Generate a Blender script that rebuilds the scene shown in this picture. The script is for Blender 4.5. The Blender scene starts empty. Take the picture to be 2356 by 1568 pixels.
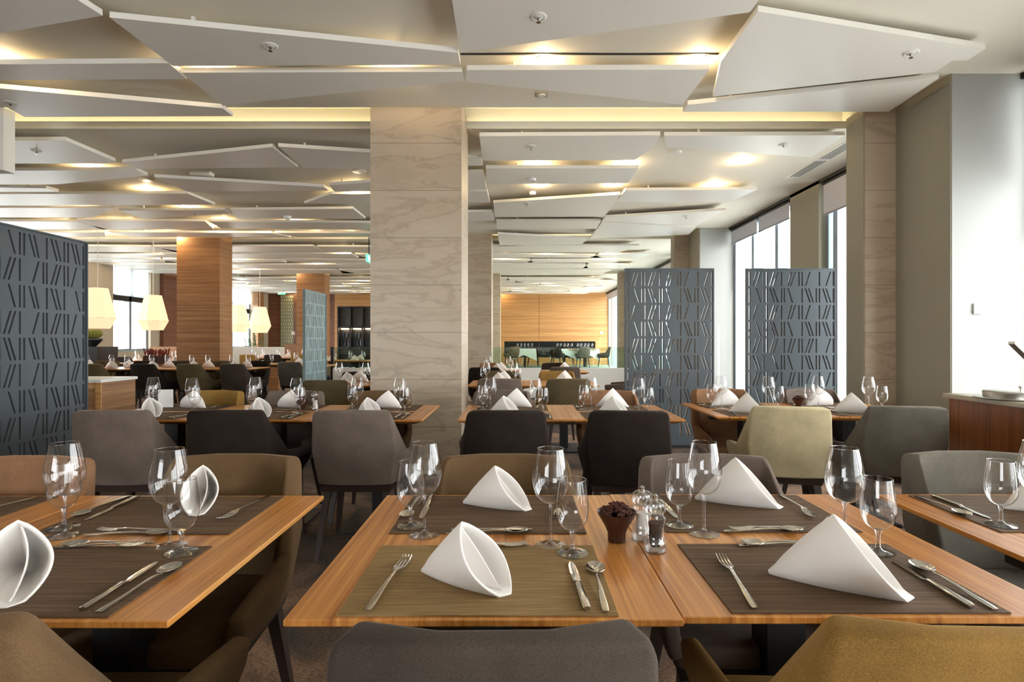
import bpy, bmesh, math, random
from mathutils import Vector, Matrix
R = random.Random(7)
sc = bpy.context.scene
PI = math.pi
FPX, CX, CY, CH = 1300.0, 1188.0, 782.0, 1.235      # lens in pixels, vanishing point, eye height
# ------------------------------------------------------------------ camera, world, sun, exposure
cam_d = bpy.data.cameras.new('camera'); cam = bpy.data.objects.new('camera', cam_d)
sc.collection.objects.link(cam); sc.camera = cam
cam.location = (0, 0, CH); cam.rotation_euler = (PI/2, 0, 0)
cam_d.sensor_width = 36; cam_d.lens = 36*FPX/2356
cam_d.shift_x = -(CX-1178)/2356; cam_d.shift_y = (CY-784)/2356
cam_d.clip_start = 0.05; cam_d.clip_end = 200
vs = sc.view_settings
vs.view_transform = 'Standard'; vs.look = 'None'; vs.gamma = 1; vs.use_curve_mapping = False
vs.exposure = 1.12
sc.cycles.use_denoising = True
sc.cycles.max_bounces = 10; sc.cycles.diffuse_bounces = 5; sc.cycles.transparent_max_bounces = 24
sc.cycles.transmission_bounces = 8; sc.cycles.glossy_bounces = 4
sc.cycles.caustics_reflective = False; sc.cycles.caustics_refractive = False
sc.cycles.sample_clamp_indirect = 6
wd = bpy.data.worlds.new('overcast_sky'); sc.world = wd; wd.use_nodes = True
bgn = wd.node_tree.nodes['Background']; bgn.inputs[0].default_value = (0.97, 0.985, 1.0, 1); bgn.inputs[1].default_value = 6.0
sd = bpy.data.lights.new('sun', 'SUN'); sun = bpy.data.objects.new('sun', sd); sc.collection.objects.link(sun)
sd.energy = 1.6; sd.angle = math.radians(1.0); sd.color = (1, .95, .86)
sun.rotation_euler = Vector((-0.20, 0.80, -0.55)).to_track_quat('-Z', 'Y').to_euler()
def portal(loc, rot, sx, sy):
    d = bpy.data.lights.new('daylight_portal', 'AREA'); d.shape = 'RECTANGLE'; d.size = sx; d.size_y = sy
    d.cycles.is_portal = True
    o = bpy.data.objects.new('daylight_portal', d); sc.collection.objects.link(o)
    o.location = loc; o.rotation_euler = rot
for (a, b) in ((-4.5, 4.5), (5.5, 10.7), (11.75, 17.0), (17.95, 25.3)):
    portal((3.96, (a+b)/2, 1.7), (0, PI/2, 0), 3.3, b-a)        # window band, light travels -X
for (a, b) in ((9.0, 17.3), (19.6, 23.9)):
    portal((-11.1, (a+b)/2, 2.1), (0, -PI/2, 0), 2.5, b-a)

portal((-4.0, -4.95, 1.7), (PI/2, 0, 0), 3.8, 1.6)               # unseen window added to light camera-facing surfaces, light travels +Y
# ------------------------------------------------------------------ helpers
def tag(o, label=None, cat=None, group=None, kind=None):
    if label: o['label'] = label
    if cat: o['category'] = cat
    if group: o['group'] = group
    if kind: o['kind'] = kind
    return o
def empty(name, loc=(0, 0, 0), rz=0):
    o = bpy.data.objects.new(name, None); sc.collection.objects.link(o)
    o.location = loc; o.rotation_euler = (0, 0, rz); o.empty_display_size = .05
    return o
def link(name, me, parent=None, loc=(0, 0, 0), rz=0):
    o = bpy.data.objects.new(name, me); sc.collection.objects.link(o)
    o.location = loc; o.rotation_euler = (0, 0, rz)
    if parent: o.parent = parent
    return o
def copy_tree(o, parent=None):
    c = o.copy(); sc.collection.objects.link(c); c.parent = parent
    for ch in list(o.children): copy_tree(ch, c)
    return c
def mesh(name, verts, faces, mat, smooth=False):
    me = bpy.data.meshes.new(name); me.from_pydata([tuple(v) for v in verts], [], faces)
    if isinstance(mat, (list, tuple)):
        for m in mat: me.materials.append(m)
    else: me.materials.append(mat)
    if smooth: me.shade_smooth()
    me.update(); return me
class MB:
    def __init__(s): s.v = []; s.f = []
    def box(s, x0, x1, y0, y1, z0, z1):
        n = len(s.v)
        s.v += [(x0,y0,z0),(x1,y0,z0),(x1,y1,z0),(x0,y1,z0),(x0,y0,z1),(x1,y0,z1),(x1,y1,z1),(x0,y1,z1)]
        s.f += [tuple(n+i for i in q) for q in ((0,3,2,1),(4,5,6,7),(0,1,5,4),(1,2,6,5),(2,3,7,6),(3,0,4,7))]
        return s
    def prism(s, bot, top):
        n = len(s.v); k = len(bot); s.v += list(bot)+list(top)
        s.f.append(tuple(n+i for i in reversed(range(k)))); s.f.append(tuple(n+k+i for i in range(k)))
        for i in range(k):
            j = (i+1) % k; s.f.append((n+i, n+j, n+k+j, n+k+i))
        return s
    def lathe(s, prof, seg=24, cx=0, cy=0, z0=0, cap=True):
        n = len(s.v)
        for (r, z) in prof:
            for i in range(seg):
                a = 2*PI*i/seg; s.v.append((cx+r*math.cos(a), cy+r*math.sin(a), z0+z))
        for k in range(len(prof)-1):
            for i in range(seg):
                j = (i+1) % seg
                s.f.append((n+k*seg+i, n+k*seg+j, n+(k+1)*seg+j, n+(k+1)*seg+i))
        if cap:
            s.f.append(tuple(n+i for i in reversed(range(seg))))
            m = n+(len(prof)-1)*seg; s.f.append(tuple(m+i for i in range(seg)))
        return s
    def tube(s, pts, r, seg=8):
        n = len(s.v); pts = [Vector(p) for p in pts]
        for k, p in enumerate(pts):
            d = (pts[min(k+1, len(pts)-1)]-pts[max(k-1, 0)]).normalized()
            u = d.orthogonal().normalized() if abs(d.z) > .9 else d.cross(Vector((0,0,1))).normalized()
            w = d.cross(u); rr = r[k] if isinstance(r, (list, tuple)) else r
            for i in range(seg):
                a = 2*PI*i/seg; s.v.append(tuple(p+u*rr*math.cos(a)+w*rr*math.sin(a)))
        for k in range(len(pts)-1):
            for i in range(seg):
                j = (i+1) % seg; s.f.append((n+k*seg+i, n+k*seg+j, n+(k+1)*seg+j, n+(k+1)*seg+i))
        s.f.append(tuple(n+i for i in reversed(range(seg)))); m = n+(len(pts)-1)*seg
        s.f.append(tuple(m+i for i in range(seg))); return s
    def me(s, name, mat, smooth=False):
        me = mesh(name, s.v, s.f, mat)
        bm = bmesh.new(); bm.from_mesh(me); bmesh.ops.recalc_face_normals(bm, faces=bm.faces); bm.to_mesh(me); bm.free()
        if smooth: me.shade_smooth(); me.set_sharp_from_angle(angle=math.radians(40))
        return me
def bake(me, mods, smooth_angle=None):
    """run modifiers on a mesh once and return the result, so that copies share it"""
    o = bpy.data.objects.new('tmp', me); sc.collection.objects.link(o)
    for (t, kw) in mods:
        m = o.modifiers.new(t, t)
        for k, v in kw.items(): setattr(m, k, v)
    dg = bpy.context.evaluated_depsgraph_get(); ev = o.evaluated_get(dg)
    out = bpy.data.meshes.new_from_object(ev); out.name = me.name
    bpy.data.objects.remove(o)
    if smooth_angle is not None:
        out.shade_smooth(); out.set_sharp_from_angle(angle=math.radians(smooth_angle))
    return out
def bevelbox(name, dims, mat, b=.01, seg=2):
    return bake(MB().box(*dims).me(name, mat), [('BEVEL', dict(width=b, segments=seg))], 40)
def on(px, py, z):
    """point of the horizontal plane at height z that is seen at frame position px, py"""
    y = (CH-z)*FPX/(py-CY); return ((px-CX)*y/FPX, y)
def at(px, py, y): return ((px-CX)*y/FPX, y, CH-(py-CY)*y/FPX)

# ------------------------------------------------------------------ materials
def srgb(r, g, b):
    f = lambda c: (c/255/12.92) if c <= 10 else ((c/255+.055)/1.055)**2.4
    return (f(r), f(g), f(b), 1)
def newmat(name):
    m = bpy.data.materials.new(name); m.use_nodes = True
    nt = m.node_tree; return m, nt, nt.nodes['Principled BSDF']
def N(nt, t, **kw):
    n = nt.nodes.new(t)
    for k, v in kw.items():
        if k in n.inputs.keys(): n.inputs[k].default_value = v
        else: setattr(n, k, v)
    return n
def plain(name, col, rough=.6, metal=0, **kw):
    m, nt, b = newmat(name)
    b.inputs['Base Color'].default_value = col; b.inputs['Roughness'].default_value = rough
    b.inputs['Metallic'].default_value = metal
    for k, v in kw.items(): b.inputs[k.replace('_', ' ')].default_value = v
    return m
def ramp(nt, stops):
    r = nt.nodes.new('ShaderNodeValToRGB'); e = r.color_ramp.elements
    e[0].position, e[0].color = stops[0]; e[1].position, e[1].color = stops[-1]
    for p, c in stops[1:-1]:
        q = e.new(p); q.color = c
    return r
def streak(name, cols, scale, rough=.4, noise=4.0, bump=0.0, coat=0, fine=(1,1,1), spec=.5):
    """streaky stuff: noise stretched by per-axis scale; wood, veneer, woven mats, travertine"""
    m, nt, b = newmat(name); tc = N(nt, 'ShaderNodeTexCoord'); mp = N(nt, 'ShaderNodeMapping')
    mp.inputs['Scale'].default_value = scale; nt.links.new(tc.outputs['Object'], mp.inputs[0])
    n1 = N(nt, 'ShaderNodeTexNoise', Scale=1.0, Detail=noise, Roughness=.6); nt.links.new(mp.outputs[0], n1.inputs['Vector'])
    rp = ramp(nt, cols); nt.links.new(n1.outputs['Fac'], rp.inputs[0])
    mp2 = N(nt, 'ShaderNodeMapping'); mp2.inputs['Scale'].default_value = [a*c*5 for a, c in zip(scale, fine)]
    nt.links.new(tc.outputs['Object'], mp2.inputs[0])
    n2 = N(nt, 'ShaderNodeTexNoise', Scale=1.0, Detail=2.0); nt.links.new(mp2.outputs[0], n2.inputs['Vector'])
    mx = N(nt, 'ShaderNodeMix', data_type='RGBA', blend_type='MULTIPLY'); mx.inputs['Factor'].default_value = .55
    r2 = ramp(nt, [(.3, (.55,.55,.55,1)), (.7, (1.15,1.15,1.15,1))]); nt.links.new(n2.outputs['Fac'], r2.inputs[0])
    nt.links.new(rp.outputs[0], mx.inputs['A']); nt.links.new(r2.outputs[0], mx.inputs['B'])
    nt.links.new(mx.outputs['Result'], b.inputs['Base Color']); b.inputs['Roughness'].default_value = rough
    b.inputs['Coat Weight'].default_value = coat; b.inputs['Coat Roughness'].default_value = .25
    b.inputs['Specular IOR Level'].default_value = spec
    if bump:
        bp = N(nt, 'ShaderNodeBump', Strength=bump, Distance=.002); nt.links.new(n2.outputs['Fac'], bp.inputs['Height'])
        nt.links.new(bp.outputs[0], b.inputs['Normal'])
    return m
M = {}
M['table_wood'] = streak('striped_teak', [(.32, srgb(140, 80, 30)), (.44, srgb(192, 124, 54)), (.58, srgb(210, 144, 72)), (.72, srgb(228, 172, 104))], (44, .7, 8), .34, 3, coat=.2, fine=(2.2, 1, 1))
M['veneer'] = streak('horizontal_oak_veneer', [(.3, srgb(124, 84, 50)), (.5, srgb(148, 104, 62)), (.7, srgb(168, 124, 80))], (.5, .5, 26), .45, 3)
M['veneer_wall'] = streak('honey_oak_wall_veneer', [(.3, srgb(178, 128, 76)), (.5, srgb(194, 144, 88)), (.7, srgb(208, 160, 102))], (.3, .3, 15), .45, 3)
M['veneer_dark'] = streak('walnut_veneer', [(.3, srgb(96, 58, 38)), (.5, srgb(112, 70, 48)), (.7, srgb(124, 80, 56))], (.6, .6, 12), .5, 3)
M['veneer_v'] = streak('vertical_teak_veneer', [(.3, srgb(104, 56, 26)), (.5, srgb(132, 76, 38)), (.7, srgb(146, 88, 46))], (14, 30, .7), .4, 3)
M['mat_brown'] = streak('brown_woven_vinyl', [(.3, srgb(78, 60, 44)), (.5, srgb(100, 78, 58)), (.7, srgb(124, 98, 74))], (3, 150, 3), .7, 3, bump=.6, fine=(30, .6, 1), spec=.25)
M['mat_gold'] = streak('golden_woven_vinyl', [(.3, srgb(128, 102, 62)), (.5, srgb(148, 120, 78)), (.7, srgb(166, 138, 94))], (8, 120, 3), .65, 3, bump=.6, fine=(20, .6, 1), spec=.3)
M['cream_ceiling'] = plain('cream_ceiling_paint', srgb(222, 218, 206), .7)
M['panel_white'] = plain('white_panel_lacquer', srgb(234, 232, 226), .38)
M['grey_wall'] = plain('taupe_plaster', srgb(152, 146, 130), .8)
M['white_wall'] = plain('white_plaster', srgb(232, 230, 224), .75)
M['black_metal'] = plain('black_metal', srgb(24, 24, 25), .45)
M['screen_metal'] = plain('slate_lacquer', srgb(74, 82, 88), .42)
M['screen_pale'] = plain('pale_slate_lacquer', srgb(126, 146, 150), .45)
M['mullion'] = plain('blue_grey_aluminium', srgb(140, 154, 164), .4, .3)
M['blind'] = plain('grey_roller_fabric', srgb(196, 196, 204), .8, Transmission_Weight=0)
M['leg_wood'] = plain('dark_stained_wood', srgb(50, 38, 32), .45)
M['steel'] = plain('polished_steel', (.60, .57, .52, 1), .12, 1)
M['steel_frame'] = plain('brushed_steel', (.55, .53, .48, 1), .3, 1)
M['napkin'] = plain('white_linen', srgb(236, 232, 228), .85, Sheen_Weight=.3)
M['white_plastic'] = plain('white_plastic', srgb(226, 226, 222), .4)
M['clay'] = plain('dark_glazed_clay', srgb(62, 36, 28), .3)
M['anise'] = plain('dried_star_anise', srgb(78, 38, 24), .7)
M['pepper'] = plain('peppercorns', srgb(48, 34, 26), .8)
M['salt'] = plain('sea_salt', srgb(226, 222, 216), .8)
M['stone_top'] = plain('pale_stone_worktop', srgb(186, 178, 160), .3)
M['cactus'] = plain('cactus_skin', srgb(120, 124, 52), .7)
M['bamboo'] = plain('bamboo_leaf', srgb(60, 100, 44), .6)
M['dark_glossy'] = plain('black_glass', srgb(22, 28, 28), .12)
M['cloth'] = plain('white_tablecloth_linen', srgb(228, 232, 228), .8)
M['shirt_blue'] = plain('blue_bottle_glass', srgb(40, 60, 96), .2)
M['red_leaf'] = plain('dried_red_flower', srgb(120, 50, 38), .8)
def emis(name, col, s):
    m, nt, b = newmat(name); b.inputs['Base Color'].default_value = col
    b.inputs['Emission Color'].default_value = col; b.inputs['Emission Strength'].default_value = s; return m
M['lamp'] = emis('warm_lamp_glow', (1, .74, .42, 1), 14)
M['shade'] = emis('glowing_paper_shade', (1, .72, .45, 1), .36)
M['cove'] = emis('cove_light_strip', (1, .86, .55, 1), 5)
M['green_sign'] = emis('green_exit_light', (.1, .8, .3, 1), 1.2)
M['white_sign'] = emis('white_exit_light', (.9, 1, .9, 1), 1.5)
def thin_glass(name, tint=(1, 1, 1, 1), base=.04, edge=.8, power=4.0, rough=0.0):
    m, nt, b = newmat(name); nt.nodes.remove(b)
    tr = N(nt, 'ShaderNodeBsdfTransparent'); tr.inputs[0].default_value = tint
    gl = N(nt, 'ShaderNodeBsdfGlossy'); gl.inputs['Roughness'].default_value = rough
    lw = N(nt, 'ShaderNodeLayerWeight'); lw.inputs[0].default_value = .5
    pw = N(nt, 'ShaderNodeMath', operation='POWER'); pw.inputs[1].default_value = power
    ma = N(nt, 'ShaderNodeMath', operation='MULTIPLY_ADD'); ma.inputs[1].default_value = edge; ma.inputs[2].default_value = base
    mx = N(nt, 'ShaderNodeMixShader'); out = nt.nodes['Material Output']
    nt.links.new(lw.outputs['Facing'], pw.inputs[0]); nt.links.new(pw.outputs[0], ma.inputs[0]); nt.links.new(ma.outputs[0], mx.inputs[0])
    nt.links.new(tr.outputs[0], mx.inputs[1]); nt.links.new(gl.outputs[0], mx.inputs[2])
    nt.links.new(mx.outputs[0], out.inputs[0]); return m
M['bowl_glass'] = thin_glass('thin_crystal', (.98, .98, .98, 1), .07, .85, 2.8)
M['pane'] = thin_glass('window_glass', (.98, .99, .985, 1), .02, .35, 5.0)
M['balustrade_glass'] = thin_glass('greenish_balustrade_glass', (.80, .90, .84, 1), .06, .5, 4.0)
M['crystal'] = thin_glass('solid_crystal', (.93, .93, .93, 1), .12, .8, 2.0, .03)
def velvet(name, c, sheen=.35):
    m, nt, b = newmat(name); tc = N(nt, 'ShaderNodeTexCoord')
    n1 = N(nt, 'ShaderNodeTexNoise', Scale=5.0, Detail=3.0, Roughness=.6); nt.links.new(tc.outputs['Object'], n1.inputs['Vector'])
    n2 = N(nt, 'ShaderNodeTexNoise', Scale=420.0, Detail=2.0); nt.links.new(tc.outputs['Object'], n2.inputs['Vector'])
    ad = N(nt, 'ShaderNodeMath', operation='MULTIPLY_ADD'); ad.inputs[1].default_value = .5
    nt.links.new(n2.outputs['Fac'], ad.inputs[0]); 
    h = N(nt, 'ShaderNodeMath', operation='MULTIPLY'); h.inputs[1].default_value = .5
    nt.links.new(n1.outputs['Fac'], h.inputs[0]); nt.links.new(h.outputs[0], ad.inputs[2])
    lo = tuple(x*.6 for x in c[:3])+(1,); hi = tuple(min(1, x*1.4) for x in c[:3])+(1,)
    rp = ramp(nt, [(.3, lo), (.5, c), (.7, hi)]); nt.links.new(ad.outputs[0], rp.inputs[0])
    nt.links.new(rp.outputs[0], b.inputs['Base Color']); b.inputs['Roughness'].default_value = .95
    b.inputs['Sheen Weight'].default_value = sheen; b.inputs['Sheen Roughness'].default_value = .4
    b.inputs['Sheen Tint'].default_value = tuple(min(1, x*2.2+.1) for x in c[:3])+(1,)
    b.inputs['Specular IOR Level'].default_value = .15
    bp = N(nt, 'ShaderNodeBump', Strength=.25, Distance=.002); nt.links.new(n2.outputs['Fac'], bp.inputs['Height']); nt.links.new(bp.outputs[0], b.inputs['Normal'])
    return m
VEL = {'taupe': velvet('taupe_velvet', srgb(104, 92, 84)), 'dark': velvet('espresso_velvet', srgb(42, 35, 31), .25),
       'gold': velvet('mustard_velvet', srgb(142, 110, 58)), 'cream': velvet('pale_gold_velvet', srgb(186, 172, 138)),
       'olive': velvet('olive_brown_velvet', srgb(92, 80, 58)), 'grey': velvet('sage_grey_velvet', srgb(102, 97, 88)),
       'brown': velvet('brown_velvet', srgb(98, 77, 53)), 'tan': velvet('tan_velvet', srgb(134, 100, 74)),
       'char': velvet('charcoal_velvet', srgb(70, 62, 56))}
# ribbed travertine for the columns
m, nt, b = newmat('ribbed_travertine'); tc = N(nt, 'ShaderNodeTexCoord'); mp = N(nt, 'ShaderNodeMapping'); mp.inputs['Scale'].default_value = (.7, .7, 2.6)
nt.links.new(tc.outputs['Object'], mp.inputs[0])
n1 = N(nt, 'ShaderNodeTexNoise', Scale=1.3, Detail=8.0, Roughness=.6, Distortion=.7); nt.links.new(mp.outputs[0], n1.inputs['Vector'])
rp = ramp(nt, [(.25, srgb(166, 148, 126)), (.45, srgb(180, 163, 142)), (.49, srgb(165, 148, 127)), (.52, srgb(181, 165, 144)), (.8, srgb(190, 176, 158))]); nt.links.new(n1.outputs['Fac'], rp.inputs[0])
sx = N(nt, 'ShaderNodeSeparateXYZ'); nt.links.new(tc.outputs['Object'], sx.inputs[0])
def joint(nt, src, period, width):
    d = N(nt, 'ShaderNodeMath', operation='DIVIDE'); d.inputs[1].default_value = period; nt.links.new(src, d.inputs[0])
    f = N(nt, 'ShaderNodeMath', operation='FRACT'); nt.links.new(d.outputs[0], f.inputs[0])
    g = N(nt, 'ShaderNodeMath', operation='LESS_THAN'); g.inputs[1].default_value = width; nt.links.new(f.outputs[0], g.inputs[0]); return g
j1 = joint(nt, sx.outputs['Z'], .435, .010); j2 = joint(nt, sx.outputs['Z'], .0135, .4)
mx = N(nt, 'ShaderNodeMix', data_type='RGBA', blend_type='MIX'); mx.inputs['B'].default_value = srgb(120, 104, 84)
nt.links.new(j1.outputs[0], mx.inputs['Factor']); nt.links.new(rp.outputs[0], mx.inputs['A'])
nt.links.new(mx.outputs['Result'], b.inputs['Base Color']); b.inputs['Roughness'].default_value = .38
bp = N(nt, 'ShaderNodeBump', Strength=.5, Distance=.003); nt.links.new(j2.outputs[0], bp.inputs['Height']); nt.links.new(bp.outputs[0], b.inputs['Normal'])
M['marble'] = m
# carpet
m, nt, b = newmat('mottled_carpet'); tc = N(nt, 'ShaderNodeTexCoord')
n1 = N(nt, 'ShaderNodeTexNoise', Scale=1.6, Detail=5.0, Distortion=1.0); nt.links.new(tc.outputs['Object'], n1.inputs['Vector'])
mp = N(nt, 'ShaderNodeMapping'); mp.inputs['Scale'].default_value = (60, 190, 1); nt.links.new(tc.outputs['Object'], mp.inputs[0])
n2 = N(nt, 'ShaderNodeTexNoise', Scale=1.0, Detail=2.0); nt.links.new(mp.outputs[0], n2.inputs['Vector'])
r1 = ramp(nt, [(.38, srgb(62, 54, 48)), (.5, srgb(104, 80, 62)), (.62, srgb(142, 112, 88))]); nt.links.new(n1.outputs['Fac'], r1.inputs[0])
r2 = ramp(nt, [(.35, (.45,.45,.45,1)), (.65, (1.3,1.3,1.3,1))]); nt.links.new(n2.outputs['Fac'], r2.inputs[0])
mx = N(nt, 'ShaderNodeMix', data_type='RGBA', blend_type='MULTIPLY'); mx.inputs['Factor'].default_value = 1
nt.links.new(r1.outputs[0], mx.inputs['A']); nt.links.new(r2.outputs[0], mx.inputs['B']); nt.links.new(mx.outputs['Result'], b.inputs['Base Color'])
b.inputs['Roughness'].default_value = .95
bp = N(nt, 'ShaderNodeBump', Strength=.5, Distance=.004); nt.links.new(n2.outputs['Fac'], bp.inputs['Height']); nt.links.new(bp.outputs[0], b.inputs['Normal'])
M['carpet'] = m

def struct(name, me, **kw):
    o = link(name, me, **kw); o['kind'] = 'structure'; return o
def sbox(name, dims, mat): return struct(name, MB().box(*dims).me(name, mat))

# ------------------------------------------------------------------ the room shell
ZB, ZP = 3.375, 3.275          # ceiling height, underside of the hung panels
XL, XR, YN, YF = -11.2, 4.05, -5.0, 25.5
BAYS = [(YN, 5.2), (5.86, 11.43), (12.09, 17.66), (18.32, YF+.2)]
sbox('floor', (XL-.4, XR+.5, YN-.2, YF+.2, -.2, 0), M['carpet'])
sbox('floor_raised', (-3.95, XR+.3, 12.32, YF, 0, .12), plain('pale_green_carpet', srgb(150, 160, 150), .9))
mb = MB()
for a, b_ in BAYS: mb.box(XL-.4, XR+.5, a-.2*(a == YN), b_, ZB, ZB+.35)
for a in (5.2, 11.43, 17.66):
    mb.box(XL-.4, 3.38, a, a+.66, ZB+.26, ZB+.35); mb.box(3.38, XR+.5, a, a+.66, ZB, ZB+.35)
struct('ceiling', mb.me('ceiling', M['cream_ceiling']))
struct('wall_behind_camera', MB().box(XL-.4, -7, YN-.3, YN, 0, ZB).box(-2, XR+.5, YN-.3, YN, 0, ZB).box(-7, -6, YN-.3, YN, 0, ZB).box(-6, -2, YN-.3, YN, 0, .9).box(-6, -2, YN-.3, YN, 2.5, ZB).me('wall_behind_camera', M['white_wall']))  # opening added out of view, brightens what faces the camera
# right wall: piers between floor-to-ceiling windows
mb = MB()
for a, b_ in ((7.57, 8.36), (13.8, 14.6), (20.0, 20.83)): mb.box(XR, XR+.35, a, b_, 0, ZB)
struct('wall_window_side_flush', mb.me('wall_window_side_flush', M['grey_wall']))
mb = MB()
for a in (5.2, 11.43, 17.66): mb.box(3.5, XR+.35, a-.66, a+.28, 0, ZB)
struct('wall_window_side_piers', mb.me('wall_window_side_piers', plain('lit_taupe_plaster', srgb(158, 160, 157), .8)))  # same plaster in a lighter tone: window light put into the colour
mb = MB()
for a in (5.2, 11.43, 17.66): mb.box(3.492, 3.5, a-.655, a, 0, ZB)
struct('wall_window_side_pier_shaded_face', mb.me('wall_window_side_pier_shaded_face', M['grey_wall']))  # thin darker sheet paints the shade on the pier sides, not real cladding
mb = MB()
for a in (5.2, 11.43, 17.66): mb.box(3.208, 3.5, a+.27, a+.28, 0, ZB).box(3.2, 3.208, a+.01, a+.28, 0, ZB)
struct('trim_9', mb.me('trim_9', M['grey_wall']))
sbox('wall_window_side_head', (XR, XR+.35, YN, YF, 3.33, ZB), M['black_metal'])
for i, a in enumerate((5.2, 11.43, 17.66)):
    sbox('pilaster_%d' % (i+1), (3.208, 3.5, a, a+.27, 0, ZB), M['marble'])
for i, a in enumerate((5.2, 11.43, 17.66)):
    sbox('column_%d' % (i+1), (-1.344, -.504, a, a+.69, 0, ZB+.1), M['marble'])
for i, a in enumerate((11.43, 17.66)):
    sbox('column_wood_%d' % (i+1), (-6.87, -6.0, a, a+.5, 0, ZB+.1), M['veneer'])
# windows right
def window(idx, x, ya, yb, z0, z1, mulls, side=1, transom=None):
    w = empty('window_%d' % idx, (x, ya, z0)); w['kind'] = 'structure'
    f = MB(); L = yb-ya; H = z1-z0; d0, d1 = (.10, .20) if side > 0 else (-.20, -.10)
    f.box(d0, d1, 0, .06, 0, H).box(d0, d1, L-.06, L, 0, H).box(d0, d1, .06, L-.06, 0, .08).box(d0, d1, .06, L-.06, H-.06, H)
    link('window_frame', f.me('window_frame', M['mullion']), w)
    for mm in mulls:
        link('mullion', MB().box(d0-.03, d1+.03, mm-ya-.05, mm-ya+.05, .08, H-.06).me('mullion', M['mullion']), w)
    if transom: link('transom', MB().box(d0-.04, d1+.03, .06, L-.06, transom-z0-.09, transom-z0+.09).me('transom', M['black_metal'] if side < 0 else M['mullion']), w)
    xm = (d0+d1)/2
    link('glass', MB().box(xm-.004, xm+.004, .06, L-.06, .08, H-.06).me('glass', M['pane']), w)
window(1, XR, -4.6, -.4, 0, 3.33, (-3.2, -1.8)); window(2, XR, -.3, 4.5, 0, 3.33, (1.3, 2.9))
window(3, XR, 5.48, 7.57, 0, 3.33, (6.4, 7.3)); window(4, XR, 8.36, 10.75, 0, 3.33, (8.95, 9.85))
window(5, XR, 11.72, 13.8, 0, 3.33, (12.4, 13.1)); window(6, XR, 14.6, 17.0, 0, 3.33, (15.4, 16.2))
window(7, XR, 17.95, 20.0, 0, 3.33, (18.6, 19.3)); window(8, XR, 20.83, 25.45, 0, 3.33, (22.0, 23.2, 24.4))
sbox('wall_window_side_near', (XR, XR+.35, -.42, -.28, 0, 3.33), M['grey_wall'])
def blind(x, ya, yb, z0, z1, lab, side=1):
    o = empty('roller_blind', (x, ya, z1)); tag(o, lab, 'roller blind', 'roller blinds')
    s = side; L = yb-ya
    link('fabric', MB().box(min(.02*s, .024*s), max(.02*s, .024*s), .01, L-.01, -(z1-z0), -.03).me('blind_fabric', M['blind']), o)
    link('roller', MB().tube([(.03*s, 0, -.025), (.03*s, L, -.025)], .024, 10).me('roller', M['black_metal'], True), o)
    link('bottom_bar', MB().box(min(.012*s, .032*s), max(.012*s, .032*s), .01, L-.01, -(z1-z0)-.018, -(z1-z0)).me('bottom_bar', plain('blind_bar', srgb(120, 120, 128), .5)), o)
blind(XR, -4.4, -.5, 2.2, 3.33, 'unseen long grey roller blind behind the camera, added to cut daylight')  # out of view, added to lessen window light on the ceiling
blind(XR, -.2, 4.4, 2.55, 3.33, 'unseen long grey roller blind above the buffet windows, added to dim the ceiling')  # added outside the frame, its drop holds back daylight on ceiling and pier
blind(XR, 5.6, 7.5, 2.9, 3.33, 'grey roller blind beside the nearest ribbed stone pilaster, hanging lowest')
blind(XR, 8.42, 9.5, 3.06, 3.33, 'short grey roller blind over the window behind the widest gap between screens, nearer half')
blind(XR, 9.55, 10.7, 3.06, 3.33, 'short grey roller blind over the same window, half against the white pier')
blind(XR, 14.8, 16.9, 3.0, 3.33, 'dark narrow roller blind high above the screen beyond the second pilaster')
blind(XR, 21.0, 25.3, 3.05, 3.33, 'grey roller blind at the sunlit end of the honey wood wall')
# left wall
XW = XL
mb = MB()
for a, b_ in ((YN, 9.0), (14.75, 15.7), (17.3, 19.6), (23.95, YF)): mb.box(XW-.4, XW, a, b_, 0, ZB)
mb.box(XW-.4, XW, 9.0, 14.75, 0, .9).box(XW-.4, XW, 15.7, 17.3, 0, .9).box(XW-.4, XW, 19.6, 23.95, 0, .9)
struct('wall_garden_side', mb.me('wall_garden_side', plain('warm_grey_plaster', srgb(176, 168, 152), .8)))
sbox('wall_garden_side_veneer', (XW, XW+.12, 17.75, 19.5, 0, ZB), M['veneer_dark'])
sbox('wall_garden_side_return', (XW, XW+.25, 23.95, 24.5, 0, ZB), M['veneer'])
window(9, XW, 9.0, 14.75, .9, 3.34, (10.9, 12.8), -1, 2.45)
window(10, XW, 15.7, 17.3, .9, 3.34, (16.5,), -1, 2.45)
window(11, XW, 19.6, 23.95, .9, 3.34, (21.0, 22.4), -1, 2.45)
def sheer(ya, yb, z0, lab):
    o = empty('roller_blind', (XW, ya, 3.34)); tag(o, lab, 'roller blind', 'roller blinds')
    link('fabric', MB().box(-.024, -.02, .02, yb-ya-.02, -(3.34-z0), -.03).me('sheer', M['sheer']), o)
    link('roller', MB().tube([(-.03, 0, -.02), (-.03, yb-ya, -.02)], .02, 10).me('roller', M['white_plastic'], True), o)
m, nt, b = newmat('sheer_blind_fabric'); nt.nodes.remove(b)
t1 = N(nt, 'ShaderNodeBsdfTranslucent'); t1.inputs[0].default_value = (.75, .78, .78, 1); t2 = N(nt, 'ShaderNodeBsdfTransparent'); t2.inputs[0].default_value = (.6, .63, .65, 1)
mx = N(nt, 'ShaderNodeMixShader'); mx.inputs[0].default_value = .25
nt.links.new(t1.outputs[0], mx.inputs[1]); nt.links.new(t2.outputs[0], mx.inputs[2]); nt.links.new(mx.outputs[0], nt.nodes['Material Output'].inputs[0]); M['sheer'] = m
sheer(10.0, 14.7, 2.5, 'sheer white blind beside the grey pier, behind the tall pendant lamp')
sheer(15.75, 17.25, 2.5, 'sheer white blind above the bright window between two pendant lamps')
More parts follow.
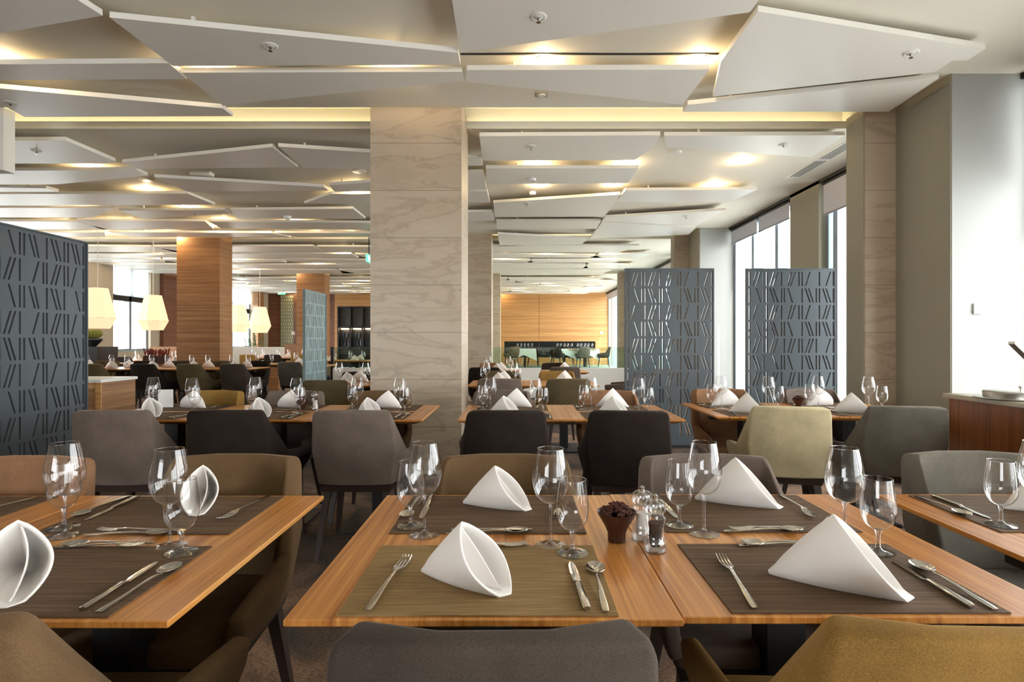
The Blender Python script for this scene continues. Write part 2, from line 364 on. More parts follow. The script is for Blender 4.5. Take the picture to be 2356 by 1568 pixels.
sheer(19.7, 23.9, 2.75, 'sheer white blind behind the pendant lamps beyond the wooden column')
# end wall
mb = MB(); mb.box(-6.35, XR+.4, YF, YF+.3, 1.18, ZB).box(-6.35, -.55, YF, YF+.3, 0, 1.18).box(3.57, XR+.4, YF, YF+.3, 0, 1.18).box(-.55, 3.57, YF, YF+.3, 0, .45)
mb.box(-8.2, -6.35, YF, YF+.3, 2.76, ZB).box(-8.2, -8.05, YF, YF+.3, 0, 2.76)
struct('wall_end', mb.me('wall_end', M['veneer_wall']))
sbox('wall_end_niche', (-.55, 3.57, YF+.25, YF+.3, .45, 1.18), M['dark_glossy'])
sbox('wall_end_brown', (XL-.4, -8.2, YF, YF+.3, 0, ZB), M['veneer_dark'])
sbox('trim_1', (1.02, 1.035, YF-.004, YF, .12, ZB), M['veneer_dark'])
# low white wall with glass balustrade
sbox('wall_low_white', (-3.95, XR, 12.15, 12.32, 0, .63), M['white_wall'])
g = empty('glass_balustrade', (-3.95, 12.23, .63)); tag(g, 'clear glass balustrade standing on the low white wall before the far dining area', 'glass railing')
for k in range(4):
    link('glass_pane', MB().box(k*2+.01, min((k+1)*2, 7.99), -.006, .006, 0, .45).me('glass_pane', M['balustrade_glass']), g)
link('end_post', MB().box(-.06, 0, -.03, .03, -.63, .46).me('end_post', M['black_metal']), g)
# hanging white bulkhead edge
sbox('trim_2', (-6.2, -4.72, 5.2, 5.32, 2.80, ZB), M['white_wall'])
# cove lips and strips
for i, a in enumerate((5.2, 11.43, 17.66)):
    struct('trim_%d' % (3+i), MB().box(XL, 3.36, a+.52, a+.55, ZB, ZB+.075).box(XL, 3.36, a+.55, a+.66, ZB, ZB+.012).me('trim', M['cream_ceiling']))
    o = link('cove_light', MB().box(XL, 3.34, a+.575, a+.60, ZB+.013, ZB+.03).me('cove_light', M['cove']))
    tag(o, ['warm strip light in the recess above the nearest stone column', 'warm strip light in the recess above the second stone column', 'warm strip light in the recess above the third stone column'][i], 'strip light', 'recessed cove lights')

# ------------------------------------------------------------------ ceiling panels
PG = 'hung white ceiling panels'
def panel(pts, label, world=False, z=ZP, t=.038):
    w = [tuple(p) for p in pts] if world else [on(px, py, z) for px, py in pts]
    a = sum(w[i][0]*w[(i+1) % len(w)][1]-w[(i+1) % len(w)][0]*w[i][1] for i in range(len(w)))
    if a < 0: w = w[::-1]
    cx = sum(p[0] for p in w)/len(w); cy = sum(p[1] for p in w)/len(w)
    w = [(x-cx, y-cy) for x, y in w]
    me = MB().prism([(x, y, 0) for x, y in w], [(x, y, t) for x, y in w]).me('ceiling_panel', M['panel_white'])
    o = link('ceiling_panel', me, loc=(cx, cy, z))
    # hangers up to the ceiling
    h = MB(); xs = [(w[0][0]*.6, w[0][1]*.6), (w[len(w)//2][0]*.6, w[len(w)//2][1]*.6)]
    for hx, hy in xs: h.box(hx-.01, hx+.01, hy-.01, hy+.01, t, ZB-z)
    link('hanger', h.me('hanger', M['white_plastic']), o)
    tag(o, label, 'ceiling panel', PG); return o
near = [
 ([(236,36),(-400,145),(-400,-200),(-60,-150)], 'white ceiling panel cut by the frame corner, ending in a bright sliver edge'),
 ([(252,40),(1054,121),(1059,149),(398,152)], 'long tapering ceiling panel with a sprinkler, above the glowing slot'),
 ([(417,167),(1063,165),(1068,186),(640,229),(513,243)], 'wedge ceiling panel behind the long tapering one, touching the column beam'),
 ([(1036,-25),(1059,121),(1726,28),(1850,-150),(1000,-250)], 'large overhead ceiling panel with a sprinkler before the brightest slot'),
 ([(1744,26),(2267,112),(2226,139),(2191,139),(2150,166),(1640,222),(1659,141)], 'kite shaped ceiling panel nearest the window side with a sprinkler'),
 ([(1074,161),(1632,160),(1570,241),(1070,188)], 'ceiling panel with double lamp glow on its front edge, before the square downlight'),
 ([(1582,241),(2160,180),(2045,257),(1571,257)], 'narrow wedge ceiling panel pointing at the pier by the window'),
 ([(-300,176),(512,249),(536,267),(57,269),(-60,206)], 'long thin ceiling panel ending before the yellow cove'),
 ([(-500,152),(388,145),(430,182),(-500,186)], 'ceiling panel with a dark slot before it, lamp glow at the frame edge'),
 ([(-300,324),(151,323),(266,371),(252,376),(-300,376)], 'ceiling panel with a bright slanted end just beyond the yellow cove'),
 ([(-300,394),(314,391),(340,404),(130,424),(-300,424)], 'ceiling panel lit by a double lamp beyond the sprinkler panel'),
 ([(-200,429),(106,433),(135,441),(-200,442)], 'small ceiling panel tip above the tall slate screen'),
 ([(-200,447),(431,445),(495,471),(-200,473)], 'broad ceiling panel with one lamp in its front slot, above the slate screen'),
 ([(281,374),(627,338),(686,385),(314,388)], 'arrow shaped ceiling panel meeting its neighbour at a peak'),
 ([(640,337),(900,354),(900,390),(700,386)], 'ceiling panel running behind the stone column from the peak'),
 ([(355,407),(745,430),(757,438),(432,441)], 'slender wedge ceiling panel behind the arrow shaped one'),
 ([(757,426),(900,416),(900,438),(770,441)], 'small ceiling panel with an orange glow beside the stone column'),
 ([(762,446),(900,446),(900,466),(800,468),(700,468)], 'ceiling panel in the row behind the small orange lit one'),
 ([(274,484),(518,483),(535,491),(330,503)], 'ceiling panel with a detector above the wooden column'),
 ([(530,483),(812,480),(841,503),(545,503)], 'long ceiling panel with a bright slanted end near the column'),
 ([(-100,478),(262,478),(215,500),(-100,500)], 'ceiling panel just over the top corner of the slate screen'),
 ([(1103,313),(1519,311),(1507,336),(1460,368),(1111,369)], 'first ceiling panel beyond the cove on the window side, with a sprinkler'),
 ([(1528,312),(1944,311),(1866,362),(1535,338)], 'ceiling panel beyond the cove next to the long air vent'),
 ([(1118,387),(1469,387),(1445,421),(1121,423)], 'ceiling panel with two lamps on its front edge, second beyond the cove'),
 ([(1135,466),(1427,447),(1414,468),(1390,498),(1139,499)], 'tilted front ceiling panel behind the smoke detector'),
 ([(1439,438),(1742,436),(1681,464),(1415,465)], 'ceiling panel with one lamp by the window blinds'),
 ([(1392,500),(1669,483),(1603,519),(1386,508)], 'ceiling panel above the perforated screen next to the white pier'),
 ([(1142,509),(1383,508),(1372,526),(1144,527)], 'short ceiling panel with a thin vent behind it'),
 ([(1145,538),(1353,549),(1338,562),(1150,566)], 'last slender ceiling panel before the second cove'),
 ([(1384,512),(1601,523),(1585,540),(1357,549)], 'pale ceiling panel between the second cove and the blinds'),
 ([(1000,362),(1107,363),(1110,381),(1000,381)], 'ceiling panel sliver showing beside the stone column, nearest'),
 ([(1000,400),(1112,396),(1119,435),(1000,437)], 'ceiling panel sliver beside the stone column, second'),
 ([(1000,440),(1121,440),(1127,466),(1000,466)], 'ceiling panel sliver beside the stone column, third'),
 ([(1000,489),(1131,487),(1137,507),(1000,509)], 'ceiling panel sliver beside the stone column, fourth')]
for pts, lab in near: panel(pts, lab)
LAMP_LAB = []
LAMPS = []   # (x, y) of recessed lamps in the ceiling
def lamp_at(px, py, dz=0): LAMPS.append(on(px, py, ZB))
for px, py, lab in ((1250,135,'in the brightest slot overhead'),(1610,134,'at the end of the brightest slot, by the kite shaped panel'),(480,153,'at the start of the slot behind the long tapering panel'),(905,152,'in the slot behind the long tapering panel, near the column'),
    (8,138,'at the frame edge above the long thin panel'),(205,380,'before the panel lit by a double lamp beyond the cove'),(338,433,'in the slot over the end of the slate screen'),(432,474,'above the wooden column, nearest'),(300,509,'above the tallest pendant lamp'),(150,511,'above the slate screen, closest to its top edge'),
    (78,443,'over the slate screen beside a small panel tip'),(36,474,'over the slate screen corner, first of two'),(197,474,'over the slate screen corner, second of two'),(515,505,'above and past the wooden column'),(682,507,'behind the detector near the stone column'),(818,428,'with an orange glow beside the stone column'),
    (730,536,'above the angled pale screen'),(800,441,'beside the stone column on a small panel edge'),(1236,375,'in line with the sprinkler beyond the cove'),(1441,374,'at the end of the two-lamp panel edge'),(1240,425,'just before the domed smoke detector'),(1410,424,'at the tip of the two-lamp panel'),
    (1705,369,'next to the long air vent'),(1644,425,'by the window blinds'),(1398,574,'above the white pier screen, beyond the second cove'),(385,535,'above the second pendant lamp'),(250,534,'above the cactus'),(265,509,'over the monitor')):
    lamp_at(px, py); LAMP_LAB.append((-1, 'warm recessed spotlight '+lab, ''))
ORD = ['first', 'second', 'third', 'fourth', 'fifth', 'sixth', 'seventh', 'eighth', 'ninth', 'tenth', 'eleventh']
def gen_bay(x0, x1, y0, y1, where, lampp=.5):
    y = y0; row = 0
    while y < y1-.5:
        d = R.uniform(.85, 1.25); yb = min(y+d, y1)
        x = x0-R.uniform(0, 2); todo = []
        while x < x1:
            L = R.uniform(2.0, 4.6); xe = min(x+L, x1)
            if xe-x > .6:
                a, b_ = R.uniform(0, .28), R.uniform(0, .28); c, e = R.uniform(0, .12), R.uniform(0, .12); s = R.uniform(-.35, .35)
                todo.append([(x, y+a), (xe-.05, y+b_), (xe-.05+s, yb-.12-c), (x+s*.8, yb-.12-e)])
                if R.random() < lampp: LAMPS.append((R.uniform(x+.2, xe-.2), yb-.03)); LAMP_LAB.append((row, len(todo), where))
            x = xe+.02
        for k, t in enumerate(todo):
            panel(t, 'ceiling panel in the %s row %s, %s from the window side' % (ORD[row], where, ORD[len(todo)-1-k]), world=True)
        for q in range(len(LAMP_LAB)):
            if LAMP_LAB[q][0] == row and LAMP_LAB[q][2] == where: LAMP_LAB[q] = (-1, 'recessed spotlight behind %s panel row %s, %s panel from windows' % (ORD[row], where, ORD[len(todo)-LAMP_LAB[q][1]]), '')
        y = yb+.02; row += 1
gen_bay(-10.9, -1.6, 9.6, 11.35, 'before the second cove', .8); gen_bay(-10.9, 3.3, 12.15, 17.6, 'beyond the second cove', .85); gen_bay(-10.9, 3.3, 18.4, 25.2, 'beyond the third cove', .7)
# recessed lamps
ring = MB().lathe([(.055, 0), (.055, -.006), (.040, -.006), (.040, -.002)], 16, cap=False).me('trim_ring', M['white_plastic'], True)
disc = MB().lathe([(.036, -.001), (.036, -.004)], 12).me('lamp_lens', M['lamp'])
for i, (x, y) in enumerate(LAMPS):
    o = empty('recessed_spotlight', (x, y, ZB))
    tag(o, LAMP_LAB[i][1], 'spotlight', 'recessed ceiling spotlights')
    link('trim_ring', ring, o); link('lamp_lens', disc, o)
    d = bpy.data.lights.new('spotlight_glow', 'POINT') if i == 0 else spd
    if i == 0: spd = d; d.energy = 4.2; d.color = (1, .74, .42); d.shadow_soft_size = .03
    l = bpy.data.objects.new('spotlight_glow', d); sc.collection.objects.link(l); l.parent = o; l.location = (0, 0, -.035)
# sprinklers, speakers, detectors, vents
def sprinkler(px, py, lab, z=ZP):
    x, y = on(px, py, z); o = empty('sprinkler', (x, y, z)); tag(o, lab, 'sprinkler', 'ceiling sprinklers')
    link('rosette', MB().lathe([(.052, 0), (.052, -.004), (.040, -.008), (.034, -.004), (.022, -.010), (.014, -.010)], 20).me('rosette', M['white_plastic'], True), o)
    link('nozzle', MB().lathe([(.008, -.010), (.011, -.018), (.006, -.024), (.009, -.034), (.014, -.036), (.014, -.038)], 12).me('nozzle', M['steel'], True), o)
for px, py, lab in ((1239,38,'sprinkler head in the large overhead panel before the brightest slot'),(622,105,'sprinkler head in the long tapering ceiling panel'),
                    (2096,121,'sprinkler head in the kite shaped panel nearest the windows'),(24,236,'sprinkler head in the long thin panel by the yellow cove, at the frame edge'),
                    (84,346,'sprinkler head in the panel with a bright slanted end beyond the cove'),(1222,336,'sprinkler head in the first panel beyond the cove, in line with the screen'),
                    (1803,332,'sprinkler head in the panel beside the long air vent'),(1212,468,'sprinkler head behind the smoke detector'),(1579,497,'sprinkler head above the perforated screen'),(448,489,'sprinkler head above the wooden column')):
    sprinkler(px, py, lab)
def ceil_disc(name, px, py, r, h, mat, lab, cat, z=ZB):
    x, y = on(px, py, z); o = link(name, MB().lathe([(r, 0), (r, -h*.5), (r*.86, -h), (r*.4, -h*.8), (.004, -h*.8)], 24).me(name, mat, True), loc=(x, y, z)); tag(o, lab, cat); return o
ceil_disc('ceiling_speaker', 1553, 349, .075, .012, M['white_plastic'], 'round white ceiling speaker beyond the cove on the window side', 'speaker')
ceil_disc('ceiling_speaker', 826, 393, .09, .012, M['white_plastic'], 'round white ceiling speaker beside the nearest stone column', 'speaker')
ceil_disc('ceiling_speaker', 337, 413, .09, .012, M['white_plastic'], 'round white ceiling speaker behind the double lit slot over the slate screen', 'speaker')
ceil_disc('smoke_detector', 1225, 441, .05, .045, M['white_plastic'], 'domed white smoke detector over the centre table row', 'smoke detector')
ceil_disc('smoke_detector', 1224, 411, .05, .03, M['white_plastic'], 'flat white smoke detector on the panel with two lamps', 'smoke detector', ZP)
ceil_disc('smoke_detector', 661, 497, .06, .05, M['white_plastic'], 'white smoke detector on the long panel near the column', 'smoke detector', ZP)
x, y = on(465, 396, ZB); o = link('emergency_light', bevelbox('emergency_light', (-.13, .13, -.06, .06, -.05, 0), M['white_plastic'], .01), loc=(x, y, ZB)); tag(o, 'small white box light beside the slender wedge ceiling panel', 'emergency light')
x, y = on(1247, 217, ZB); o = empty('square_downlight', (x, y, ZB)); tag(o, 'square recessed downlight with a round lamp, near the stone column', 'downlight')
link('frame', MB().box(-.05, .05, -.05, .05, -.006, 0).me('downlight_frame', M['steel_frame']), o); link('lamp_lens', MB().lathe([(.03, -.006), (.028, -.014), (.012, -.012)], 16).me('lens', M['white_plastic'], True), o)
# air vent along the windows
v = empty('air_vent', (3.63, 5.95, ZB)); tag(v, 'long slotted air vent in the ceiling beside the window blinds', 'air vent')
link('frame', MB().box(-.09, .09, 0, 1.5, -.008, 0).me('vent_frame', M['white_plastic']), v)
for k in range(2):
    s = MB()
    for q in range(4): s.box(-.06+q*.035, -.045+q*.035, .06+k*.72, .70+k*.72, -.012, -.006)
    link('slats', s.me('slats', plain('vent_grey', srgb(120, 124, 122), .5)), v)
sl = MB(); (xa, ya) = on(1060, 125, ZB); (xb, yb) = on(1652, 125, ZB)  # thin dark strip drawn for the dark line across the ceiling
o = link('dark_ceiling_strip', sl.box(xa, xb, ya-.02, ya, ZB-.006, ZB).me('dark_ceiling_strip', M['black_metal'])); tag(o, 'thin dark strip along the ceiling before the brightest ceiling lamps', 'air slot')

# ------------------------------------------------------------------ tall perforated screens
RA = [('v',.032),('s',.068,.112),('s',.105,.153),('v',.189),('v',.227),('s',.262,.31),('s',.298,.352),('v',.392),('s',.465,.506),('s',.497,.548),('v',.589),('v',.625),('s',.664,.715),('v',.82),('s',.894,.945),('v',.978)]
RBB = [('v',.032),('s',.155,.105),('v',.189),('v',.227),('s',.312,.262),('s',.353,.298),('v',.392),('v',.424),('s',.516,.465),('v',.625),('s',.715,.661),('s',.751,.698),('v',.785),('v',.821),('s',.908,.858),('s',.948,.894),('v',.978)]
RC = [('v',.032),('s',.068,.112),('v',.227),('s',.262,.31),('s',.298,.352),('v',.392),('s',.465,.506),('s',.497,.548),('v',.589),('v',.625),('s',.664,.715),('v',.82),('s',.858,.908),('s',.894,.945),('v',.978)]
RE = [('v',.032),('s',.068,.112),('s',.105,.153),('v',.189),('v',.227),('s',.262,.31),('s',.298,.352),('v',.424),('s',.465,.506),('s',.497,.548),('v',.589),('v',.625),('s',.661,.715),('s',.698,.751),('v',.785),('s',.894,.945),('v',.978)]
RF = [('v',.032),('s',.12,.068),('s',.155,.105),('v',.189),('s',.353,.298),('v',.392),('v',.424),('s',.516,.465),('v',.625),('s',.715,.661),('s',.751,.698),('v',.785),('v',.821),('s',.908,.858),('s',.948,.894),('v',.978)]
ROWS = [RA, RBB, RC, RBB, RE, RF, RA, RBB, RC, RBB]       # from the top
def screen_mesh(W=1.015, H=2.055, t=.034):
    vid = {}; V = []; F = []
    def v(x, z):
        k = (round(x, 5), round(z, 5))
        if k not in vid: vid[k] = len(V); V.append((x, 0, z))
        return vid[k]
    sw = .0155*W; pitch = .192; sh = .164; lines = {}
    z = H-.034; bands = []; prev = [(0, H), (W, H)]
    for row in ROWS:
        top, bot = z, z-sh; tp, bt = [], []
        for s in row:
            if s[0] == 'v': b0 = t0 = s[1]*W
            else: b0, t0 = s[1]*W, s[2]*W
            bt += [b0-sw/2, b0+sw/2]; tp += [t0-sw/2, t0+sw/2]
        tpl = [0]+tp+[W]; btl = [0]+bt+[W]
        bands.append((prev, [(x, top) for x in tpl]))
        for i in range(0, len(tpl), 2):
            F.append((v(btl[i], bot), v(btl[i+1], bot), v(tpl[i+1], top), v(tpl[i], top)))
        prev = [(x, bot) for x in btl]; z -= pitch
    bands.append((prev, [(0, 0), (W, 0)]))
    for up, lo in bands:
        F.append(tuple(v(*p) for p in lo)+tuple(v(*p) for p in reversed(up)))
    me = mesh('screen_panel', V, F, M['screen_metal'])
    bm = bmesh.new(); bm.from_mesh(me)
    bmesh.ops.triangulate(bm, faces=[f for f in bm.faces if len(f.verts) > 4]); bm.to_mesh(me); bm.free()
    return bake(me, [('SOLIDIFY', dict(thickness=t, offset=0))])
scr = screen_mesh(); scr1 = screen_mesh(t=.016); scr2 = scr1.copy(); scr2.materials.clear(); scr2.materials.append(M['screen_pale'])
def screen(x, y, rz, lab, me=scr, z=0):
    o = empty('room_divider_screen', (x, y, z), rz); tag(o, lab, 'screen', 'tall perforated room divider screens')
    link('perforated_panel', me, o)
    link('edge_frame', MB().box(-.004, .008, -.022, .022, 0, 2.058).box(1.007, 1.019, -.022, .022, 0, 2.058).box(.008, 1.007, -.022, .022, 2.046, 2.058).me('edge_frame', me.materials[0]), o)
    link('base_rail', MB().box(0, 1.015, -.05, .05, 0, .03).me('base_rail', M['black_metal']), o)
screen(1.25, 6.5, 0, 'slate perforated divider screen standing nearer the stone columns, before the white pier')
screen(2.645, 6.5, 0, 'slate perforated divider screen standing closer to the windows and blinds')
screen(-3.62, 4.745, -PI/2, 'tall slate screen seen at an angle, cut by the frame beside the pendant lamps', scr1)
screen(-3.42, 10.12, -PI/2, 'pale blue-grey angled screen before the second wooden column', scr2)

# ------------------------------------------------------------------ chairs
def chair_proto(matkey):
    mat = VEL[matkey]
    st = []   # stations round the shell: bottom, mid, top
    side = lambda s: [
        [(s*.252, .25, .445), (s*.272, .255, .50), (s*.280, .26, .555)],
        [(s*.235, -.02, .425), (s*.258, -.04, .51), (s*.268, -.06, .590)],
        [(s*.205, -.215, .425), (s*.232, -.250, .63), (s*.214, -.285, .842)]]
    L = side(-1); Rr = side(1)
    st = L+[[(-.07, -.235, .425), (-.08, -.272, .635), (-.075, -.305, .848)], [(.07, -.235, .425), (.08, -.272, .635), (.075, -.305, .848)]]+Rr[::-1]
    V = [p for s in st for p in s]; F = []
    for i in range(len(st)-1):
        for k in range(2): F.append((i*3+k, (i+1)*3+k, (i+1)*3+k+1, i*3+k+1))
    me = mesh('backrest', V, F, mat)
    bm = bmesh.new(); bm.from_mesh(me); bmesh.ops.recalc_face_normals(bm, faces=bm.faces)
    # outward check: back faces must point to -Y
    f = min(bm.faces, key=lambda f: f.calc_center_median().y)
    if f.normal.y > 0: bmesh.ops.reverse_faces(bm, faces=bm.faces)
    bm.to_mesh(me); bm.free()
    shell = bake(me, [('SOLIDIFY', dict(thickness=.045, offset=-1, use_even_offset=True)), ('BEVEL', dict(width=.014, segments=3, limit_method='ANGLE', angle_limit=math.radians(18)))], 50)
    root = empty('dining_chair')
    link('backrest', shell, root)
    seat = MB().prism([(-.20, -.20, .425), (.20, -.20, .425), (.245, .25, .425), (-.245, .25, .425)], [(-.20, -.20, .48), (.20, -.20, .48), (.24, .25, .485), (-.24, .25, .485)]).me('seat', mat)
    link('seat', bake(seat, [('BEVEL', dict(width=.018, segments=3))], 45), root)
    fr = MB().prism([(-.19, -.20, .385), (.19, -.20, .385), (.22, .22, .385), (-.22, .22, .385)], [(-.2, -.21, .424), (.2, -.21, .424), (.235, .235, .424), (-.235, .235, .424)]).me('seat_frame', M['leg_wood'])
    link('seat_frame', fr, root)
    for sx_, sy_ in ((-1,-1),(1,-1),(1,1),(-1,1)):
        tx, ty = sx_*(.165 if sy_ < 0 else .19), sy_*.17; bx, by = tx+sx_*.045, ty+sy_*.06
        q = lambda cx, cy, r, z: [(cx-r, cy-r, z), (cx+r, cy-r, z), (cx+r, cy+r, z), (cx-r, cy+r, z)]
        link('leg', MB().prism(q(bx, by, .011, 0), q(tx, ty, .02, .386)).me('leg', M['leg_wood']), root)
    return root
PROTO = {}
VEL_NAME = {'taupe': 'taupe', 'dark': 'espresso', 'gold': 'mustard', 'cream': 'pale gold', 'olive': 'olive', 'grey': 'sage grey', 'brown': 'brown', 'tan': 'tan', 'char': 'charcoal'}
def chair(x, y, rz, mk, label, z=0, group='velvet dining chairs'):
    """x, y: middle of the top of the backrest on the floor plan; rz 0 means the sitter looks away from the camera"""
    first = mk not in PROTO
    if first: PROTO[mk] = chair_proto(mk)
    o = PROTO[mk] if first else copy_tree(PROTO[mk])
    if first: pass
    a = rz; dx, dy = 0, .30           # backrest top lies at local y = -.30
    o.location = (x-math.sin(a)*dy*1.0*1, y+math.cos(a)*dy, z); o.rotation_euler = (0, 0, a)
    tag(o, label, 'chair', group); return o
rad = math.radians
# front row, backs to the camera
chair(-.03, .715, rad(1), 'char', 'charcoal velvet chair with its back to the camera, before the star anise table')
chair(.63, .725, rad(-2), 'gold', 'mustard velvet chair with its back to the camera, tallest in the frame corner')
chair(-.885, .74, rad(0), 'brown', 'brown velvet chair back before the table with the open-mouthed napkin')
# front row, facing the camera
chair(-.94, 1.93, PI, 'brown', 'brown velvet chair facing the camera in the gap between the two front tables')
chair(-.04, 1.93, PI, 'brown', 'brown velvet chair facing the camera across the gold placemat table')
chair(.63, 1.93, PI, 'taupe', 'taupe velvet chair facing the camera behind the large pale napkin')
chair(1.545, 1.98, PI, 'grey', 'sage grey velvet chair facing the camera at the table nearest the buffet')
chair(-1.61, 1.90, PI, 'tan', 'tan velvet chair facing the camera behind the pair of wine glasses at the frame edge')
# second row, backs to the camera
chair(-2.22, 3.065, rad(0), 'taupe', 'taupe velvet chair beside the tall slate screen in the second row')
chair(-1.60, 3.08, rad(-1), 'dark', 'espresso velvet chair between two taupe ones in the second row')
chair(-.90, 3.065, rad(0), 'taupe', 'taupe velvet chair in the second row whose legs and wooden base show')
chair(-.055, 3.065, rad(2), 'dark', 'espresso velvet chair in the second row just past the stone column')
chair(.61, 3.05, rad(-6), 'dark', 'espresso velvet chair in the second row before the slate screen')
chair(1.58, 3.24, rad(-12), 'cream', 'pale gold velvet chair turned a little, in the second row')
chair(2.27, 3.26, rad(-10), 'grey', 'sage grey velvet chair turned a little, beside the buffet counter')
# second row, facing
chair(-2.3, 4.36, PI, 'gold', 'mustard velvet chair facing the camera across the second-row table')
chair(-1.68, 4.34, PI, 'taupe', 'taupe velvet chair facing the camera behind the second-row star anise bowl')
chair(-1.02, 4.34, PI, 'brown', 'brown velvet chair facing the camera against the nearest stone column')
chair(-.11, 4.36, PI, 'taupe', 'taupe velvet chair behind the second-row table next to the column')
chair(.70, 4.36, PI, 'tan', 'tan velvet chair behind the second-row table before the slate screen')
chair(1.60, 4.50, PI, 'tan', 'tan velvet chair between the two slate screens, facing the camera')
chair(2.30, 4.50, PI, 'taupe', 'taupe velvet chair before the window side slate screen, facing the camera')
# third and fourth rows in the centre
chair(-.17, 5.62, 0, 'taupe', 'taupe velvet chair in the third row beside the column foot')
chair(.52, 5.60, 0, 'olive', 'olive grey velvet chair in the third row')
chair(-.17, 7.10, PI, 'olive', 'olive grey velvet chair facing the camera in the third row')
chair(.50, 7.05, PI, 'gold', 'mustard velvet chair facing the camera in the third row')
chair(.70, 8.1, 0, 'taupe', 'taupe velvet chair in the fourth row before the low white wall')
chair(-.45, 7.95, 0, 'dark', 'espresso velvet chair in the fourth row against the second column')
chair(.65, 9.6, PI, 'dark', 'espresso velvet chair nearest the low white wall')
chair(-.40, 9.6, PI, 'tan', 'tan velvet chair at the foot of the second stone column')
chair(1.95, 8.6, rad(70), 'taupe', 'taupe velvet chair half hidden behind the slate screen, side on')
chair(-1.84, 5.40, 0, 'olive', 'olive velvet chair before the angled pale screen')
chair(-1.9, 6.9, PI, 'dark', 'espresso velvet chair beside the nearest column, under the glass balustrade')
# left block
LB = 'dining chairs in the far block by the pendant lamps'
for x, y, rz, k, lab in ((-6.9, 9.1, -8, 'olive', 'olive velvet chair under the cactus planter'), (-6.05, 9.1, -8, 'dark', 'espresso velvet chair below the second pendant lamp'),
                         (-5.3, 9.1, -8, 'olive', 'olive velvet chair before the wooden column'), (-4.6, 9.1, -8, 'char', 'charcoal velvet chair just past the wooden column'), (-4.0, 9.9, -10, 'grey', 'grey velvet chair beside the angled pale screen')):
    chair(x, y, rad(rz), k, lab, group=LB)
for x, y, k, f, n in ((-7.6, 10.55, 'olive', 1, 'facing the camera below the cactus'), (-6.9, 10.55, 'dark', 1, 'facing the camera left dark below the second lamp'.replace('left dark ', '')), (-6.2, 10.55, 'char', 1, 'facing the camera before the wooden column'), (-5.5, 10.55, 'olive', 1, 'facing the camera just past the wooden column'),
    (-4.8, 10.55, 'dark', 1, 'facing the camera at the free end of the long row'), (-9.05, 12.9, 'dark', 0, 'with its back to the camera by the bright window'), (-8.35, 12.9, 'tan', 0, 'with its back to the camera by the walnut wall'), (-4.55, 12.85, 'olive', 0, 'with its back to the camera behind the free end'),
    (-7.1, 14.9, 'gold', 0, 'in the back row below the half hidden lamp'), (-6.45, 14.9, 'dark', 0, 'in the back row, middle'), (-5.75, 14.9, 'gold', 0, 'in the back row, window side')):
    chair(x, y, PI if f else 0, k, VEL_NAME[k] + ' far block chair ' + n, group=LB)

# ------------------------------------------------------------------ tables
TW, TD = .696, .79
def table_proto():
    root = empty('dining_table')
    i = .055
    v0 = [(0, 0), (TW, 0), (TW, TD), (0, TD)]; v1 = [(i, i), (TW-i, i), (TW-i, TD-i), (i, TD-i)]
    V = [(x, y, .75) for x, y in v0]+[(x, y, .738) for x, y in v0]+[(x, y, .716) for x, y in v1]
    F = [(0,1,2,3), (11,10,9,8)]
    for k in range(4):
        j = (k+1) % 4; F += [(4+k, 4+j, j, k), (8+k, 8+j, 4+j, 4+k)]
    me = mesh('tabletop', V, F, M['table_wood'])
    link('tabletop', bake(me, [('BEVEL', dict(width=.0015, segments=1))]), root)
    link('pedestal', MB().box(TW/2-.045, TW/2+.045, TD/2-.045, TD/2+.045, .02, .716).me('pedestal', M['black_metal']), root)
    link('base_plate', MB().box(TW/2-.22, TW/2+.22, TD/2-.26, TD/2+.26, 0, .02).me('base_plate', M['black_metal']), root)
    link('table_apron', MB().box(TW/2-.26, TW/2+.26, TD/2-.03, TD/2+.03, .68, .716).me('table_apron', M['black_metal']), root)
    return root
TP = table_proto(); TP_used = [False]
def table(x, y, label, group='wooden dining tables'):
    o = TP if not TP_used[0] else copy_tree(TP); TP_used[0] = True
    o.location = (x, y, 0); tag(o, label, 'table', group); return o
